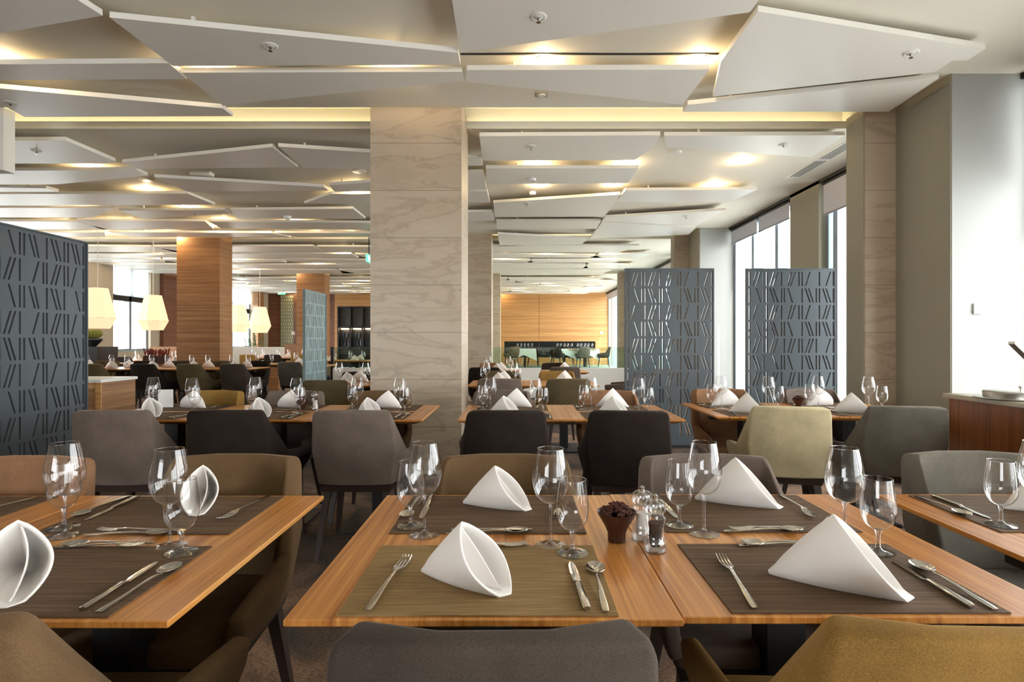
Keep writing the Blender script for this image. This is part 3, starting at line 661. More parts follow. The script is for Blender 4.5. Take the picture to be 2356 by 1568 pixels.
# tableware prototypes -------------------------------------------------
def glass_proto(kind, name):
    root = empty(name)
    if kind == 'wine':
        foot = [(.0375, 0), (.038, .0015), (.026, .003), (.010, .006), (.0045, .012)]
        stem = [(.0045, .012), (.0035, .03), (.0034, .075), (.0042, .092), (.007, .101)]
        bowl = [(.005, .0995), (.018, .104), (.030, .114), (.038, .129), (.0425, .147), (.043, .160), (.0405, .182), (.0355, .206), (.030, .230)]
    else:
        foot = [(.0345, 0), (.035, .0015), (.022, .003), (.010, .006), (.006, .011)]
        stem = [(.006, .011), (.0048, .022), (.0050, .040), (.009, .052)]
        bowl = [(.006, .051), (.018, .056), (.028, .066), (.0345, .082), (.0365, .100), (.036, .118), (.0335, .140), (.030, .168)]
    fm = MB().lathe(foot, 28).me('foot', M['crystal'], True); sm = MB().lathe(stem, 14).me('stem', M['crystal'], True)
    # smooth the bowl profile
    P = []
    for i in range(len(bowl)-1):
        p0 = bowl[max(i-1, 0)]; p1 = bowl[i]; p2 = bowl[i+1]; p3 = bowl[min(i+2, len(bowl)-1)]
        for t in (0, .33, .66):
            P.append(tuple(.5*((2*p1[k])+(-p0[k]+p2[k])*t+(2*p0[k]-5*p1[k]+4*p2[k]-p3[k])*t*t+(-p0[k]+3*p1[k]-3*p2[k]+p3[k])*t**3) for k in (0, 1)))
    P.append(bowl[-1])
    bw = MB().lathe(P, 32, cap=False); zr = bowl[-1][1]; rr = bowl[-1][0]
    bm_ = bw.me('bowl', M['bowl_glass'], True); bm_.shade_smooth()
    link('foot', fm, root); link('stem', sm, root); b = link('bowl', bm_, root)
    rim = MB(); pr = [(rr-.0006, zr-.0008), (rr+.0007, zr-.0008), (rr+.0007, zr+.0006), (rr-.0006, zr+.0006), (rr-.0006, zr-.0008)]
    link('rim', rim.lathe(pr, 32, cap=False).me('rim', M['crystal'], True), b)
    allv = MB(); 
    for prof, seg in ((foot, 14), (stem, 8), (bowl, 16)): allv.lathe(prof, seg, cap=(prof is not bowl))
    far = allv.me(name, M['bowl_glass'], True)
    return root, far
WG, WG_far = glass_proto('wine', 'wine_glass'); GB, GB_far = glass_proto('goblet', 'water_goblet')
used = set()
def glass(kind, x, y, label, z=.75, far=False, group=None):
    if far:
        o = link('wine_glass' if kind == 'wine' else 'water_goblet', WG_far if kind == 'wine' else GB_far, loc=(x, y, z))
    else:
        p = WG if kind == 'wine' else GB
        o = p if kind not in used else copy_tree(p); used.add(kind); o.location = (x, y, z); o.rotation_euler = (0, 0, R.uniform(0, 6))
    tag(o, label, 'wine glass' if kind == 'wine' else 'water glass', group or ('wine glasses' if kind == 'wine' else 'water goblets')); return o
def loft(name, secs, mat):
    """secs: (y, half width, z centre, half thickness); cross-section is a flattened octagon"""
    V = []; F = []; K = 8
    for y, w, z, t in secs:
        for k in range(K):
            a = 2*PI*(k+.5)/K; V.append((w*math.cos(a), y, z+t*math.sin(a)))
    for s in range(len(secs)-1):
        for k in range(K):
            j = (k+1) % K; F.append((s*K+k, s*K+j, (s+1)*K+j, (s+1)*K+k))
    F.append(tuple(reversed(range(K)))); F.append(tuple((len(secs)-1)*K+k for k in range(K)))
    return V, F
HND = [(-.115, .0055, .0025, .0018), (-.105, .007, .003, .002), (-.07, .0062, .004, .0022), (-.03, .0042, .006, .0022), (.01, .0032, .008, .002), (.035, .0036, .009, .0018)]
def mk_fork():
    V, F = loft('fork', HND+[(.048, .009, .009, .0014), (.058, .0115, .0075, .0012), (.066, .0118, .006, .0012)], None)
    b = MB(); b.v = V; b.f = F
    for i in range(4):
        x = -.0096+i*.0064
        b.tube([(x, .060, .0065), (x, .08, .005), (x, .10, .006), (x*.96, .118, .010)], [.0017, .0017, .0015, .0009], 6)
    return b.me('dinner_fork', M['steel'], True)
def mk_knife():
    V, F = loft('knife', [(-.112, .0062, .005, .004), (-.108, .008, .005, .0045), (-.06, .0078, .005, .0042), (-.005, .006, .005, .004), (.0, .0055, .0045, .003), (.008, .0085, .003, .0012), (.05, .0095, .0025, .0009), (.09, .008, .0025, .0007), (.108, .003, .0025, .0005)], None)
    b = MB(); b.v = V; b.f = F; return b.me('dinner_knife', M['steel'], True)
def mk_spoon():
    V, F = loft('spoon', HND[:5]+[(.034, .0035, .007, .0016), (.042, .005, .0055, .0012)], None)
    b = MB(); b.v = V; b.f = F; n = len(b.v); nr, ns = 7, 20
    for r in range(nr+1):
        for k in range(ns):
            a = 2*PI*k/ns; q = r/nr; x = .020*q*math.cos(a); y = .070+.030*q*math.sin(a)
            b.v.append((x, y, .0008+.0075*q**2.2))
    for r in range(nr):
        for k in range(ns):
            j = (k+1) % ns; b.f.append((n+r*ns+k, n+r*ns+j, n+(r+1)*ns+j, n+(r+1)*ns+k))
    return bake(b.me('soup_spoon', M['steel'], True), [('SOLIDIFY', dict(thickness=.0008))], 50)
FORK, KNIFE, SPOON = mk_fork(), mk_knife(), mk_spoon()
def cutlery(me, x, y, rz, label, z, s=1.0):
    nm = me.name.split('.')[0]; o = link(nm, me, loc=(x, y, z), rz=rz); o.scale = (s, s, s)
    tag(o, label, {'dinner_fork': 'fork', 'dinner_knife': 'knife', 'soup_spoon': 'spoon'}[nm], 'table cutlery'); return o
def mk_napkin():
    n = 36; m_ = 8; T = Vector((-.125, 0, .001)); C = Vector((.03, 0, .052)); U = Vector((-.055, 0, .062))
    V = []; F = []
    def mouth(t):
        q_ = t/PI if t <= PI else 2-t/PI; c = 1-2*q_; w = .052*(math.sin(PI*q_)**.85)*(1 if t <= PI else -1)
        p = C+U*c+Vector((0, w, 0))
        if p.z < .0015: p.z = .0015
        return p
    for j in range(m_+1):
        q = j/m_
        for i in range(n):
            p = mouth(2*PI*i/n); v = T.lerp(p, q)
            bul = math.sin(PI*q)*.010; v += Vector((0, math.copysign(bul, v.y) if abs(v.y) > 1e-4 else 0, bul*.5*(1 if v.z > .02 else 0)))
            V.append(v)
    for j in range(m_):
        for i in range(n):
            k = (i+1) % n; F.append((j*n+i, j*n+k, (j+1)*n+k, (j+1)*n+i))
    me = mesh('folded_napkin', V, F, M['napkin'], True)
    # inner fold
    V2 = []; F2 = []; a = 8; b_ = 12
    for j in range(a+1):
        for i in range(b_+1):
            s = i/b_; p = (C+U*.97).lerp(C-U*.86, s); p = p+Vector((-.010-.012*math.sin(PI*s), .016*math.sin(PI*s), 0))
            v = T.lerp(p, .25+.73*j/a); v.z = max(v.z, .003); V2.append(v)
    for j in range(a):
        for i in range(b_): F2.append((j*(b_+1)+i, j*(b_+1)+i+1, (j+1)*(b_+1)+i+1, (j+1)*(b_+1)+i))
    me2 = mesh('fold', V2, F2, M['napkin'], True)
    A = bake(me, [('SOLIDIFY', dict(thickness=.005, offset=-1)), ('BEVEL', dict(width=.0015, segments=2))], 60)
    B = bake(me2, [('SOLIDIFY', dict(thickness=.003))], 70)
    return A, B
NAP, NAPF = mk_napkin()
def napkin(x, y, deg, label, z=.7535, s=1.0, sy=None, fold=True):
    """x, y: the pointed tip; the mouth opens towards deg"""
    a = rad(deg); o = link('folded_napkin', NAP, loc=(x+math.cos(a)*.125*s, y+math.sin(a)*.125*s, z), rz=a); o.scale = (s, sy or s, s)
    if fold: link('inner_fold', NAPF, o)
    tag(o, label, 'napkin', 'folded white napkins'); return o
def placemat(x, y, label, mat='mat_brown', w=.495, d=.338):
    o = link('placemat', MB().box(-w/2, w/2, -d/2, d/2, 0, .0025).me('placemat', M[mat]), loc=(x, y, .7503)); tag(o, label, 'placemat', 'woven placemats'); return o
def setting(tx, ty, side, T, mat='mat_brown', nap=None, full=True, far=False, glasses=True, cut=True, jit=.006, place_mat=True):
    """one place on table at tx, ty; side 'near' or 'far' from the camera; T names the table"""
    cx, cy = .335, .391
    def L(u, v): 
        if side == 'far': u, v = 2*cx-u, 2*cy-v
        return tx+u, ty+v
    ex = 0 if side == 'near' else PI; S = 'near side' if side == 'near' else 'far side'; J = lambda: R.uniform(-jit, jit); zc = .7528
    if place_mat: x, y = L(.337, .180); placemat(x, y, 'woven placemat on the %s of %s' % (S, T), mat)
    if cut:
        x, y = L(.150, .138); cutlery(FORK, x+J(), y+J(), ex+rad(-5)+J()*6, 'dinner fork on the %s of %s' % (S, T), zc, 1.04)
        x, y = L(.528, .138); cutlery(KNIFE, x+J(), y+J(), ex+rad(0)+J()*6, 'dinner knife on the %s of %s' % (S, T), zc, 1.0)
        x, y = L(.567, .136); cutlery(SPOON, x+J(), y+J(), ex+rad(-2)+J()*6, 'soup spoon on the %s of %s' % (S, T), zc, 1.0)
    if full:
        x, y = L(.330, .352); cutlery(SPOON, x+J(), y+J(), ex+rad(94)+J()*8, 'dessert spoon across the %s of %s' % (S, T), zc, .95)
        x, y = L(.322, .334); cutlery(FORK, x+J(), y+J(), ex+rad(-86)+J()*8, 'dessert fork across the %s of %s' % (S, T), zc+.001, .88)
    if glasses:
        x, y = L(.489, .354); glass('wine', x+J(), y+J(), 'tall wine glass on the %s of %s' % (S, T), far=far)
        x, y = L(.536, .300); glass('goblet', x+J(), y+J(), 'short water goblet on the %s of %s' % (S, T), far=far, z=.7528)
    if nap:
        u, v, deg, s = nap; x, y = L(u, v); napkin(x, y, deg+(180 if side == 'far' else 0), 'folded white napkin on the %s of %s' % (S, T), s=s)
NB = [0]
def bowl(x, y, lab, z=.75, s=1):
    o = empty('spice_bowl', (x, y, z)); o.scale = (s, s, s); tag(o, lab, 'bowl', 'dark clay bowls')
    link('bowl_body', MB().lathe([(.018, 0), (.021, .002), (.022, .022), (.030, .040), (.041, .058), (.047, .070), (.0475, .072), (.045, .071), (.038, .058), (.026, .044), (.002, .042)], 32).me('bowl_body', M['clay'], True), o)
    a = MB()
    for k in range(90):
        q = math.sqrt(R.random())*.034; t = R.uniform(0, 2*PI); cx_, cy_ = q*math.cos(t), q*math.sin(t); cz = .062+.030*(1-(q/.040)**2)*R.uniform(.75, 1.0)
        rot = Matrix.Rotation(R.uniform(0, 6), 3, 'Z') @ Matrix.Rotation(R.uniform(-.9, .9), 3, 'X')
        for i in range(7):
            b1 = rot @ Vector((math.cos(i*.9)*.009, math.sin(i*.9)*.009, 0)); c = Vector((cx_, cy_, cz))
            a.tube([c, c+b1*.6+Vector((0, 0, .001)), c+b1], [.0012, .0026, .0006], 4)
    an = link('star_anise', a.me('star_anise', M['anise']), loc=(x, y, z)); an.scale = (s, s, s)
    an['kind'] = 'stuff'; tag(an, 'heap of dried star anise ' + (lab.replace('dark clay bowl', 'in the clay bowl') if False else {0: 'on the join of the front tables', 1: 'in the bowl beside the second-row salt mill', 2: 'in the bowl on the second-row table by the windows'}[NB[0]]), 'star anise'); NB[0] += 1
def mill(x, y, lab, fill, z=.75):
    o = empty('pepper_mill' if fill == 'pepper' else 'salt_mill', (x, y, z)); tag(o, lab, 'pepper mill' if fill == 'pepper' else 'salt mill')
    link('body', MB().lathe([(.025, 0), (.026, .003), (.026, .022), (.022, .030), (.0195, .045), (.0195, .058), (.023, .070), (.024, .078), (.018, .084)], 28).me('mill_body', M['bowl_glass'], True), o)
    link('inner_body', MB().lathe([(.022, .003), (.022, .018), (.017, .030)], 20).me('mill_inner', M['crystal'], True), o)
    link('fill', MB().lathe([(.011, .012), (.0145, .028), (.0145, .058), (.016, .066)], 16).me('mill_fill', M[fill], True), o)
    link('head', MB().lathe([(.017, .084), (.024, .092), (.026, .102), (.023, .113), (.014, .119), (.008, .120)], 28).me('mill_head', M['bowl_glass'], True), o)
    link('head_core', MB().lathe([(.010, .086), (.016, .097), (.014, .110), (.006, .116)], 16).me('mill_head_core', M['crystal'], True), o)
    link('knob', MB().lathe([(.0035, .118), (.006, .122), (.0065, .127), (.003, .131)], 14).me('mill_knob', M['steel'], True), o)

# front row ------------------------------------------------------------
T1 = 'the front table with the gold placemat'; T2 = 'the front table with the widest napkin'; T0 = 'the front table with the open-mouthed napkin'
TL = 'the front table at the screen side frame edge'; TR = 'the front table nearest the buffet'
table(-.405, .98, 'wooden front table with the gold placemat and star anise bowl'); table(.2925, .99, 'wooden front table joined to the star anise one, with the widest napkin')
table(-1.297, .975, 'wooden front table carrying the open-mouthed napkin'); table(-1.994, .975, 'wooden front table mostly out of frame, beyond the open-mouthed napkin'); table(1.135, .99, 'wooden front table nearest the buffet, mostly out of frame')
setting(-.405, .98, 'near', T1, 'mat_gold'); napkin(-.195, 1.180, -30, 'folded white napkin standing on the gold placemat', s=1.02)
setting(-.405, .98, 'far', T1); napkin(-.155, 1.675, -18, 'folded white napkin standing behind the gold placemat one, across the table')
setting(.2925, .99, 'near', T2); napkin(.525, 1.170, -27, 'widest folded napkin, on the near side by the window side knife', s=1.18)
setting(.2925, .99, 'far', T2); napkin(.545, 1.715, -20, 'folded white napkin behind the tall wine glass near the pepper mills', s=1.15)
setting(-1.297, .975, 'near', T0); napkin(-1.045, 1.205, -56, 'folded white napkin with its lens shaped mouth open to the camera', s=1.08)
setting(-1.297, .975, 'far', T0); napkin(-.95, 1.745, -70, 'two-winged folded napkin behind the wine glass with window reflections', s=1.0, sy=.85)
setting(-1.994, .975, 'far', TL, glasses=False)
setting(1.135, .99, 'far', TR); napkin(1.40, 1.62, -12, 'folded white napkin on the placemat nearest the buffet, seen through glass', s=1.15)
bowl(.2424, 1.365, 'dark clay bowl on the join of the front tables, beside the mills')
mill(.3195, 1.30, 'clear pepper mill full of peppercorns on the front table', 'pepper'); mill(.306, 1.375, 'clear salt mill standing behind the pepper mill', 'salt')
# second row -----------------------------------------------------------
for i, x in enumerate((-.36, .337)):
    T = ('the second-row table by the column', 'the second-row table before the slate screen')[i]
    table(x, 3.45, 'wooden second-row table beside the stone column' if i == 0 else 'wooden second-row table before the slate screen')
    for s in ('near', 'far'):
        setting(x, 3.45, s, T, far=False, full=False, nap=(.18, .20, -25, 1.1) if s == 'near' else (.20, .16, -20, 1.15))
for i, x in enumerate((-1.27, -1.967, -2.664)):
    T = ('the second-row table with the salt mill', 'the second-row table with the mustard chair', 'the second-row table beside the slate screen')[i]
    table(x, 3.44, ('wooden second-row table with the salt mill, end nearest the column', 'wooden second-row table before the mustard chair', 'wooden second-row table touching the tall slate screen')[i])
    for s in ('near', 'far'):
        setting(x, 3.44, s, T, full=(i == 1), nap=(.24, .24, -40, 1.0) if s == 'near' else (.22, .2, -20, 1.05))
bowl(-1.50, 3.95, 'dark clay bowl on the second-row table beside the salt mill'); mill(-1.40, 3.93, 'clear salt mill on the second-row table by the clay bowl', 'salt')
for i, x in enumerate((1.27, 1.967)):
    T = ('the second-row table by the pale gold chair', 'the second-row table near the buffet')[i]
    table(x, 3.58, ('wooden second-row table by the pale gold chair', 'wooden second-row table under the tall grey chair near the buffet')[i])
    for s in ('near', 'far'):
        setting(x, 3.58, s, T, full=True, nap=(.16, .22, -18, 1.15) if s == 'near' else (.50, .2, 200, 1.15))
bowl(2.0, 4.0, 'dark clay bowl on the second-row table by the windows')
o = link('menu_card', MB().box(-.05, .05, -.001, .001, 0, .13).me('menu_card', M['white_plastic']), loc=(-2.52, 4.06, .75), rz=rad(10)); tag(o, 'blank white standing card on the second-row table beside the screen', 'card')
# rows further back ------------------------------------------------------
def far_table(x, y, lab, T, napk=True, gl=True, block='the far tables'):
    """T is a short phrase that names this table in the labels of what stands on it"""
    table(x, y, lab)
    for u, v, w in ((.18, .42, 'screen side'), (.50, .35, 'window side')):
        if gl:
            glass('wine', x+u, y+v, '%s tall wine glass on %s' % (w, T), far=True, group='wine glasses on '+block)
            glass('goblet', x+u+(-.04 if u < .3 else .04), y+v+(.07 if u < .3 else -.07), '%s water goblet on %s' % (w, T), far=True, group='water goblets on '+block)
    if napk:
        for v, d, w in ((.2, -20, 'nearer'), (.6, 165, 'farther')):
            o = link('folded_napkin', NAP, loc=(x+.35, y+v, .7505), rz=rad(d+R.uniform(-15, 15))); o.scale = (1.15,)*3; tag(o, '%s folded napkin on %s' % (w, T), 'napkin', 'napkins on '+block)
far_table(-.52, 6.03, 'wooden third-row table touching the column', 'the third-row table touching the column'); far_table(.19, 6.03, 'wooden third-row table before the olive chair', 'the third-row table by the olive chair', gl=False)
far_table(-.62, 8.5, 'wooden fourth-row table beside the second column', 'the fourth-row table by the second column'); far_table(.40, 8.5, 'wooden fourth-row table before the low white wall', 'the fourth-row table before the white wall', gl=False)
far_table(1.9, 8.5, 'wooden table end peeping from behind the slate screen', 'the table behind the slate screen', gl=False, napk=False)
far_table(-2.2, 6.03, 'wooden third-row table between the pale screen and column', 'the third-row table by the pale screen')
wb = 'the far block by the pendant lamps'
for k, n in enumerate(('at the free end', 'past the wooden column', 'before the wooden column', 'below the second pendant lamp', 'below the tallest pendant lamp')):
    far_table(-5.15-k*.70, 9.45, 'wooden table of the long far row, ' + n, 'the long row table ' + n, block=wb)
for k, (x, n) in enumerate(((-4.75, 'second from its free end'), (-5.55, 'against the wooden column'), (-7.65, 'under the cactus'), (-8.45, 'by the garden side wall'))):
    far_table(x, 11.3 if k < 2 else 11.9, 'wooden table of the second far row, ' + n, 'the second-row far table ' + n, block=wb, napk=(k % 2 == 0))
for k, (x, y) in enumerate(((-9.4, 13.3), (-8.7, 13.3), (-4.9, 13.3), (-4.2, 13.3), (-6.8, 15.3), (-6.1, 15.3), (-7.5, 15.3), (-4.3, 10.6))):
    n = ('before the bright window', 'before the walnut wall', 'behind the long row end', 'closest to the glass balustrade', 'in the back row, middle', 'in the back row, window side', 'below the half hidden lamp', 'just before the pale screen')[k]
    far_table(x, y, 'small wooden far table ' + n, 'the small far table ' + n, block=wb)
# raised dining area with white cloths
for i, (x, lab) in enumerate(((.35, 'white-clothed table on the raised floor behind the olive chair'), (2.0, 'white-clothed table in the middle of the raised floor'), (2.85, 'white-clothed table nearest the sunlit wall'))):
    t = empty('dining_table', (x, 23.6, .12)); tag(t, lab, 'table')
    link('tabletop', MB().box(-.45, .45, -.4, .4, .71, .74).me('cloth_tabletop', M['table_wood']), t); link('pedestal', MB().box(-.05, .05, -.05, .05, 0, .71).me('cloth_pedestal', M['black_metal']), t)
    V = [(x2, y2, .745) for x2, y2 in ((-.46, -.41), (.46, -.41), (.46, .41), (-.46, .41))]+[(-.50, -.45, .30), (-.05, -.43, .50), (.50, -.45, .26), (.47, 0, .48), (.50, .45, .3), (0, .43, .5), (-.50, .45, .3), (-.47, 0, .48)]
    F = [(0,1,2,3), (0,4,5), (0,5,1), (1,5,6), (1,6,7), (1,7,2), (2,7,8), (2,8,9), (2,9,3), (3,9,10), (3,10,11), (3,11,0), (0,11,4)]
    c = link('tablecloth', mesh('tablecloth', V, F, M['cloth']), loc=(x, 23.6, .125), rz=rad(12*i)); tag(c, 'white cloth draped over the ' + lab, 'tablecloth', 'white tablecloths')
    for q in range(5):
        glass('wine', x-.3+q*.15, 23.45+.1*(q % 2), '%s of five wine glasses on the %s' % (('first', 'second', 'third', 'fourth', 'fifth')[q], ('first white-clothed table', 'middle white-clothed table', 'white-clothed table by the sunlit wall')[i]), z=.872, far=True, group='glasses on the raised floor')
RG = 'chairs on the raised floor'
for x, y, rz, k, lab in ((-.05, 22.9, 25, 'olive', 'olive chair on the raised floor behind glass'), (1.55, 22.8, -20, 'dark', 'dark chair side on in the middle of the raised floor'), (2.75, 22.7, 10, 'grey', 'dark green-grey chair before the third white cloth'), (3.92, 23.5, 80, 'char', 'charcoal chair turned from the sunlit wall'), (2.2, 24.3, 180, 'dark', 'dark chair against the end wall niche'), (.7, 24.3, 180, 'dark', 'dark chair half behind the first white cloth')):
    chair(x, y-.12, rad(rz), k, lab, z=.12, group=RG)

# ------------------------------------------------------------------ pendants
def pendant(x, y, lab):
    o = empty('pendant_lamp', (x, y, 1.45)); tag(o, lab, 'pendant lamp', 'glowing paper pendant lamps')
    sh = MB().lathe([(.20, 0), (.305, .195), (.17, .75)], 8, cap=True).me('lamp_shade', M['shade']); link('lamp_shade', sh, o, rz=rad(R.uniform(10, 30)))
    link('seam_band', MB().lathe([(.306, .192), (.306, .198)], 8, cap=False).me('seam_band', plain('seam', srgb(190, 160, 120), .7)), o, rz=0)
    link('cord', MB().tube([(0, 0, .75), (0, 0, ZB-1.45)], .006, 6).me('cord', M['white_plastic']), o)
for x, y, lab in ((-7.78, 10.5, 'largest paper pendant lamp above the cactus planter'), (-7.84, 12.2, 'paper pendant lamp before the bright window'), (-7.63, 15.5, 'paper pendant lamp half hidden by the wooden column'), (-7.49, 16.5, 'smallest paper pendant lamp in front of the bamboo')):
    pendant(x, y, lab)
# cactus on planter
o = empty('cactus_pot', at(213, 797, 11.6)); tag(o, 'round barrel cactus in a black faceted pot', 'potted cactus')
link('pot', MB().lathe([(.07, 0), (.20, .14), (.20, .17), (.15, .17)], 6).me('pot', M['black_metal']), o)
cv = MB(); n = 40; prof = [(.05, .16), (.13, .19), (.165, .25), (.15, .32), (.09, .36), (.01, .365)]
for r, z in prof:
    for i in range(n):
        a = 2*PI*i/n; q = r*(1+.07*(1 if i % 2 else -1)); cv.v.append((q*math.cos(a), q*math.sin(a), z))
for k in range(len(prof)-1):
    for i in range(n):
        j = (i+1) % n; cv.f.append((k*n+i, k*n+j, (k+1)*n+j, (k+1)*n+i))
link('cactus', cv.me('cactus', M['cactus']), o)
x, y, z = at(213, 797, 11.6)
o = link('plant_pedestal', MB().prism([(-.28, -.25, 0), (.28, -.25, 0), (.28, .25, 0), (-.28, .25, 0)], [(-.45, -.3, z), (.32, -.3, z), (.32, .3, z), (-.45, .3, z)]).me('plant_pedestal', M['black_metal']), loc=(x, y, 0)); tag(o, 'black tapered pedestal under the cactus pot', 'pedestal')
# bamboo
bx, by, bz = at(590, 806, 21.5)
o = empty('bamboo_plant', (bx, by, 0)); tag(o, 'leafy green bamboo plant in a box by the window', 'plant')
link('planter', MB().box(-.35, .35, -.2, .2, 0, .75).me('planter', M['white_wall']), o)
s = MB(); lf = MB()
for k in range(14):
    x0, y0 = R.uniform(-.3, .3), R.uniform(-.15, .15); h = R.uniform(1.2, 1.9); dx = R.uniform(-.15, .15); s.tube([(x0, y0, .7), (x0+dx, y0, h)], .008, 5)
    for q in range(26):
        t = R.uniform(.2, 1); p = Vector((x0+dx*t, y0, .7+(h-.7)*t)); a = R.uniform(0, 6.28); d = Vector((math.cos(a), math.sin(a), R.uniform(-.5, .3)))*.14; w = Vector((-d.y, d.x, 0)).normalized()*.016
        n = len(lf.v); lf.v += [tuple(p), tuple(p+d*.5+w), tuple(p+d), tuple(p+d*.5-w)]; lf.f.append((n, n+1, n+2, n+3))
link('stems', s.me('stems', M['bamboo']), o); q = link('leaves', lf.me('leaves', M['bamboo']), o); q['kind'] = 'stuff'
# veneer booths / partitions
for (pxa, pxb, py, Y, mk, lab) in ((345, 406, 797, 14.3, 'veneer', 'low wooden partition before the walnut wall, left of the wooden column'.replace('left of', 'beside')), (655, 692, 791, 19.0, 'veneer', 'low orange wooden partition behind the pale screen'), (533, 640, 838, 13.9, 'veneer', 'long low wooden partition behind the far tables')):
    xa, _, z = at(pxa, py, Y); xb, _, _ = at(pxb, py, Y)
    o = link('booth_partition', MB().box(0, xb-xa, 0, .12, 0, z).me('booth_partition', M[mk]), loc=(xa, Y, 0)); tag(o, lab, 'partition')
xa, _, z = at(533, 797, 20.2); xb, _, _ = at(700, 797, 20.2)
o = link('booth_bench', MB().box(0, xb-xa, 0, .5, 0, .98).me('booth_bench', M['white_wall']), loc=(xa, 20.3, 0)); tag(o, 'long white upholstered bench back below the bamboo', 'bench')
# dried flowers boxes among the tables
for (px, py, Y, w, lab) in ((302, 838, 11.2, .22, 'dark box of dried red flowers beside the second pendant lamp'), (330, 838, 11.2, .22, 'second dark box of dried red flowers on the far table')):
    x, _, z = at(px, 842, Y); o = empty('flower_box', (x, Y+.6, .75)); tag(o, lab, 'flower box')
    link('box', MB().box(-w/2, w/2, -.08, .08, 0, .16).me('flower_box_body', M['clay']), o); f = MB()
    for k in range(30):
        a, c = R.uniform(-w/2, w/2), R.uniform(-.07, .07); f.tube([(a, c, .14), (a+R.uniform(-.04, .04), c, R.uniform(.2, .32))], [.004, .014], 4)
    link('dried_flowers', f.me('dried_flowers', M['red_leaf']), o)
# bar niche ------------------------------------------------------------
o = empty('bar_cabinet', (-8.05, YF-.02, 0)); tag(o, 'black bar cabinet with dotted wine rack and lit glass doors', 'cabinet')
link('carcass', MB().box(0, 1.7, .25, .5, 0, 2.76).me('carcass', M['black_metal']), o)
fr = MB()
for k in range(4): fr.box(k*.555-.03, k*.555+.03, 0, .25, 0, 2.76)
fr.box(0, 1.7, 0, .25, 1.78, 1.86).box(0, 1.7, 0, .25, .84, .92).box(0, 1.7, 0, .25, 2.7, 2.76); link('door_frame', fr.me('door_frame', M['black_metal']), o)
dots = MB()
for i in range(26):
    for j in range(13):
        dots.box(.05+i*.063, .066+i*.063, .20, .25, 1.90+j*.062+(.03 if i % 2 else 0), 1.916+j*.062+(.03 if i % 2 else 0))
link('bottle_ends', dots.me('bottle_ends', plain('bottle_foil', srgb(190, 186, 176), .4)), o)
for k in range(3):
    link('shelf_light', MB().box(.1+k*.555, .45+k*.555, .12, .2, 1.72, 1.76).me('shelf_light', M['lamp']), o)
    b = MB()
    for q in range(5): b.lathe([(.03, 0), (.032, .16), (.012, .20), (.012, .26)], 8, .12+k*.555+q*.08, .18, 1.0+.36*(q % 2))
    link('bottles', b.me('bar_bottles', M['shirt_blue'], True), o)
# lattice panel and exit signs
o = empty('lattice_panel', (-10.62, YF-.06, .95)); tag(o, 'pale lattice screen panel set in the brown end wall', 'lattice')
link('backing', MB().box(0, .56, .02, .05, 0, 2.3).me('lattice_backing', plain('pale_backing', srgb(190, 188, 160), .5)), o)
b = MB()
for j in range(15):
    b.box(0, .56, -.01, .02, j*.155, j*.155+.018)
    for i in range(6): b.box(i*.1+.03*(j % 2), i*.1+.03*(j % 2)+.012, -.01, .02, j*.155+.018, (j+1)*.155)
link('lattice', b.me('lattice_bars', plain('lattice_olive', srgb(110, 108, 78), .5)), o)
def exit_sign(x, y, z, rz, lab):
    o = empty('exit_sign', (x, y, z), rz); tag(o, lab, 'exit sign')
    link('sign_box', MB().box(-.16, .16, -.02, .02, 0, .14).me('sign_box', M['green_sign']), o); b = MB()
    b.box(.0, .10, -.024, -.02, .055, .08).prism([(.10, -.024, .03), (.10, -.02, .03), (.10, -.02, .11), (.10, -.024, .11)], [(.145, -.024, .068), (.145, -.02, .068), (.145, -.02, .07), (.145, -.024, .07)])
    b.box(-.12, -.04, -.024, -.02, .02, .115); link('pictogram', b.me('pictogram', M['white_sign']), o)
exit_sign(*at(648, 677, 24.6)[:2], at(648, 677, 24.6)[2], 0, 'small green exit sign before the lattice panel')
x, y, z = at(849, 603, 11.2); exit_sign(x, y, z, PI/2, 'green exit sign seen edge on at the stone column'); _e = [q for q in sc.objects if q.name.startswith('exit_sign')][-1]; link('hanging_rod', MB().box(-.008, .008, -.008, .008, .14, ZB-z).me('hanging_rod', M['black_metal']), _e)
x, y, z = at(191, 678, 13.0); o = link('wall_monitor', MB().box(-.28, .28, 0, .05, -.18, .18).me('wall_monitor', M['black_metal']), loc=(x-.1, y, z)); tag(o, 'small dark monitor beside the tallest pendant lamp', 'monitor')
o = link('monitor_mount', MB().box(-.02, .02, -.02, .02, 0, ZB-z-.18).me('monitor_mount', M['black_metal']), parent=o); o.location = (0, .02, .18)
# switches
def switch(x, y, z, s, lab, ax='y'):
    o = empty('wall_thermostat', (x, y, z)); tag(o, lab, 'wall control'); link('cover', bevelbox('switch_cover', (-s/2, s/2, -.016, 0, -s/2, s/2), M['white_plastic'], .003), o)
    link('display', MB().box(-s*.1, s*.35, -.018, -.016, -s*.2, s*.05).me('display', plain('display_grey', srgb(190, 192, 192), .4)), o)
x, y, z = at(2250, 710, 4.54); switch(x, 4.54, z, .085, 'white thermostat on the bright pier above the buffet')
x, y, z = at(1384, 765, YF); switch(x, YF, z, .12, 'small white switch on the sunlit honey wood wall')
x, y, z = at(405, 767, 18.0); switch(-6.95, 17.6, 1.45, .1, 'small white switch near the wooden column')
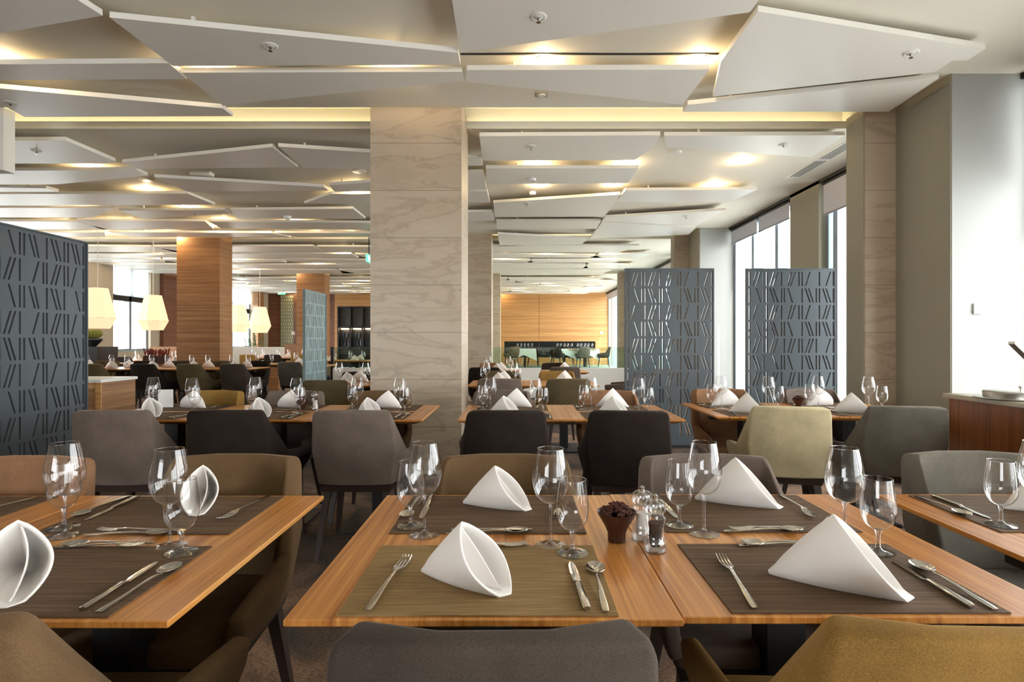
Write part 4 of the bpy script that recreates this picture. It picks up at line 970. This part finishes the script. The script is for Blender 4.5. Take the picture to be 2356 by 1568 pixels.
# sideboard beside the screen
o = empty('sideboard', (-4.5, 4.86, 0)); tag(o, 'low oak sideboard with white top behind the slate screen', 'sideboard')
link('carcass', MB().box(0, .92, 0, .45, 0, .87).me('sideboard_carcass', M['veneer']), o); link('worktop', MB().box(-.01, .935, -.01, .46, .87, .895).me('sideboard_top', M['white_plastic']), o)
link('side_frame', MB().box(.885, .935, -.012, 0, 0, .87).box(0, .885, -.012, 0, .82, .87).me('side_frame', M['veneer_wall']), o)
# buffet with chafing dish and sneeze guard
o = empty('buffet_counter', (2.7, 1.2, 0)); tag(o, 'teak buffet counter with a pale stone top beside the windows', 'buffet counter')
link('carcass', MB().box(.02, .75, 0, 2.35, .05, .87).me('buffet_carcass', M['veneer_v']), o); link('worktop', bevelbox('buffet_top', (0, .78, -.02, 2.38, .872, .90), M['stone_top'], .003), o); link('plinth', MB().box(.06, .7, .04, 2.3, 0, .05).me('plinth', M['black_metal']), o)
x, y, z = at(2318, 905, 3.25)
o = empty('chafing_dish', (x+.05, 3.22, .90)); tag(o, 'round steel chafing dish with a flat lid on the buffet', 'chafing dish')
link('rim', MB().lathe([(.21, 0), (.215, .006), (.20, .010)], 40).me('dish_rim', M['steel_frame'], True), o); link('lid', MB().lathe([(.17, .010), (.172, .038), (.165, .044), (.02, .046)], 40).me('dish_lid', M['steel_frame'], True), o)
link('knob', MB().lathe([(.004, .046), (.004, .058), (.011, .064), (.010, .072), (.003, .075)], 14).me('dish_knob', M['steel'], True), o)
o = empty('sneeze_guard', (0, 0, 0)); tag(o, 'angled steel and glass food guard rising from the buffet', 'food guard')
for y0 in (2.85, 1.5):
    link('post', MB().prism([(2.84, y0, .90), (2.88, y0, .90), (2.88, y0+.04, .90), (2.84, y0+.04, .90)], [(2.515, y0, 1.215), (2.555, y0, 1.215), (2.555, y0+.04, 1.215), (2.515, y0+.04, 1.215)]).me('post', M['steel_frame']), o)
    link('top_rail', MB().box(2.515, 3.40, y0, y0+.04, 1.215, 1.228).me('top_rail', M['steel_frame']), o); link('back_post', MB().box(3.40, 3.44, y0, y0+.04, .9, 1.228).me('back_post', M['steel_frame']), o)
link('top_glass', MB().box(2.49, 3.45, 1.45, 2.93, 1.228, 1.236).me('top_glass', M['pane']), o)
# handrail outside
o = empty('terrace_railing', (5.3, 6.0, 0)); tag(o, 'black terrace handrail outside the windows', 'railing'); link('handrail', MB().box(-.03, .03, -2, 9, 1.42, 1.48).me('handrail', M['black_metal']), o)
for k in range(6): link('post', MB().box(-.02, .02, -2+k*2.1, -1.96+k*2.1, -.2, 1.42).me('rail_post', M['black_metal']), o)
sbox('terrace_ground', (4.6, 40, -30, 60, -.3, -.2), plain('pale_paving', srgb(200, 200, 196), .9))
sbox('garden_ground', (-50, -11.8, -30, 60, -.3, -.2), plain('pale_gravel', srgb(200, 200, 196), .9))
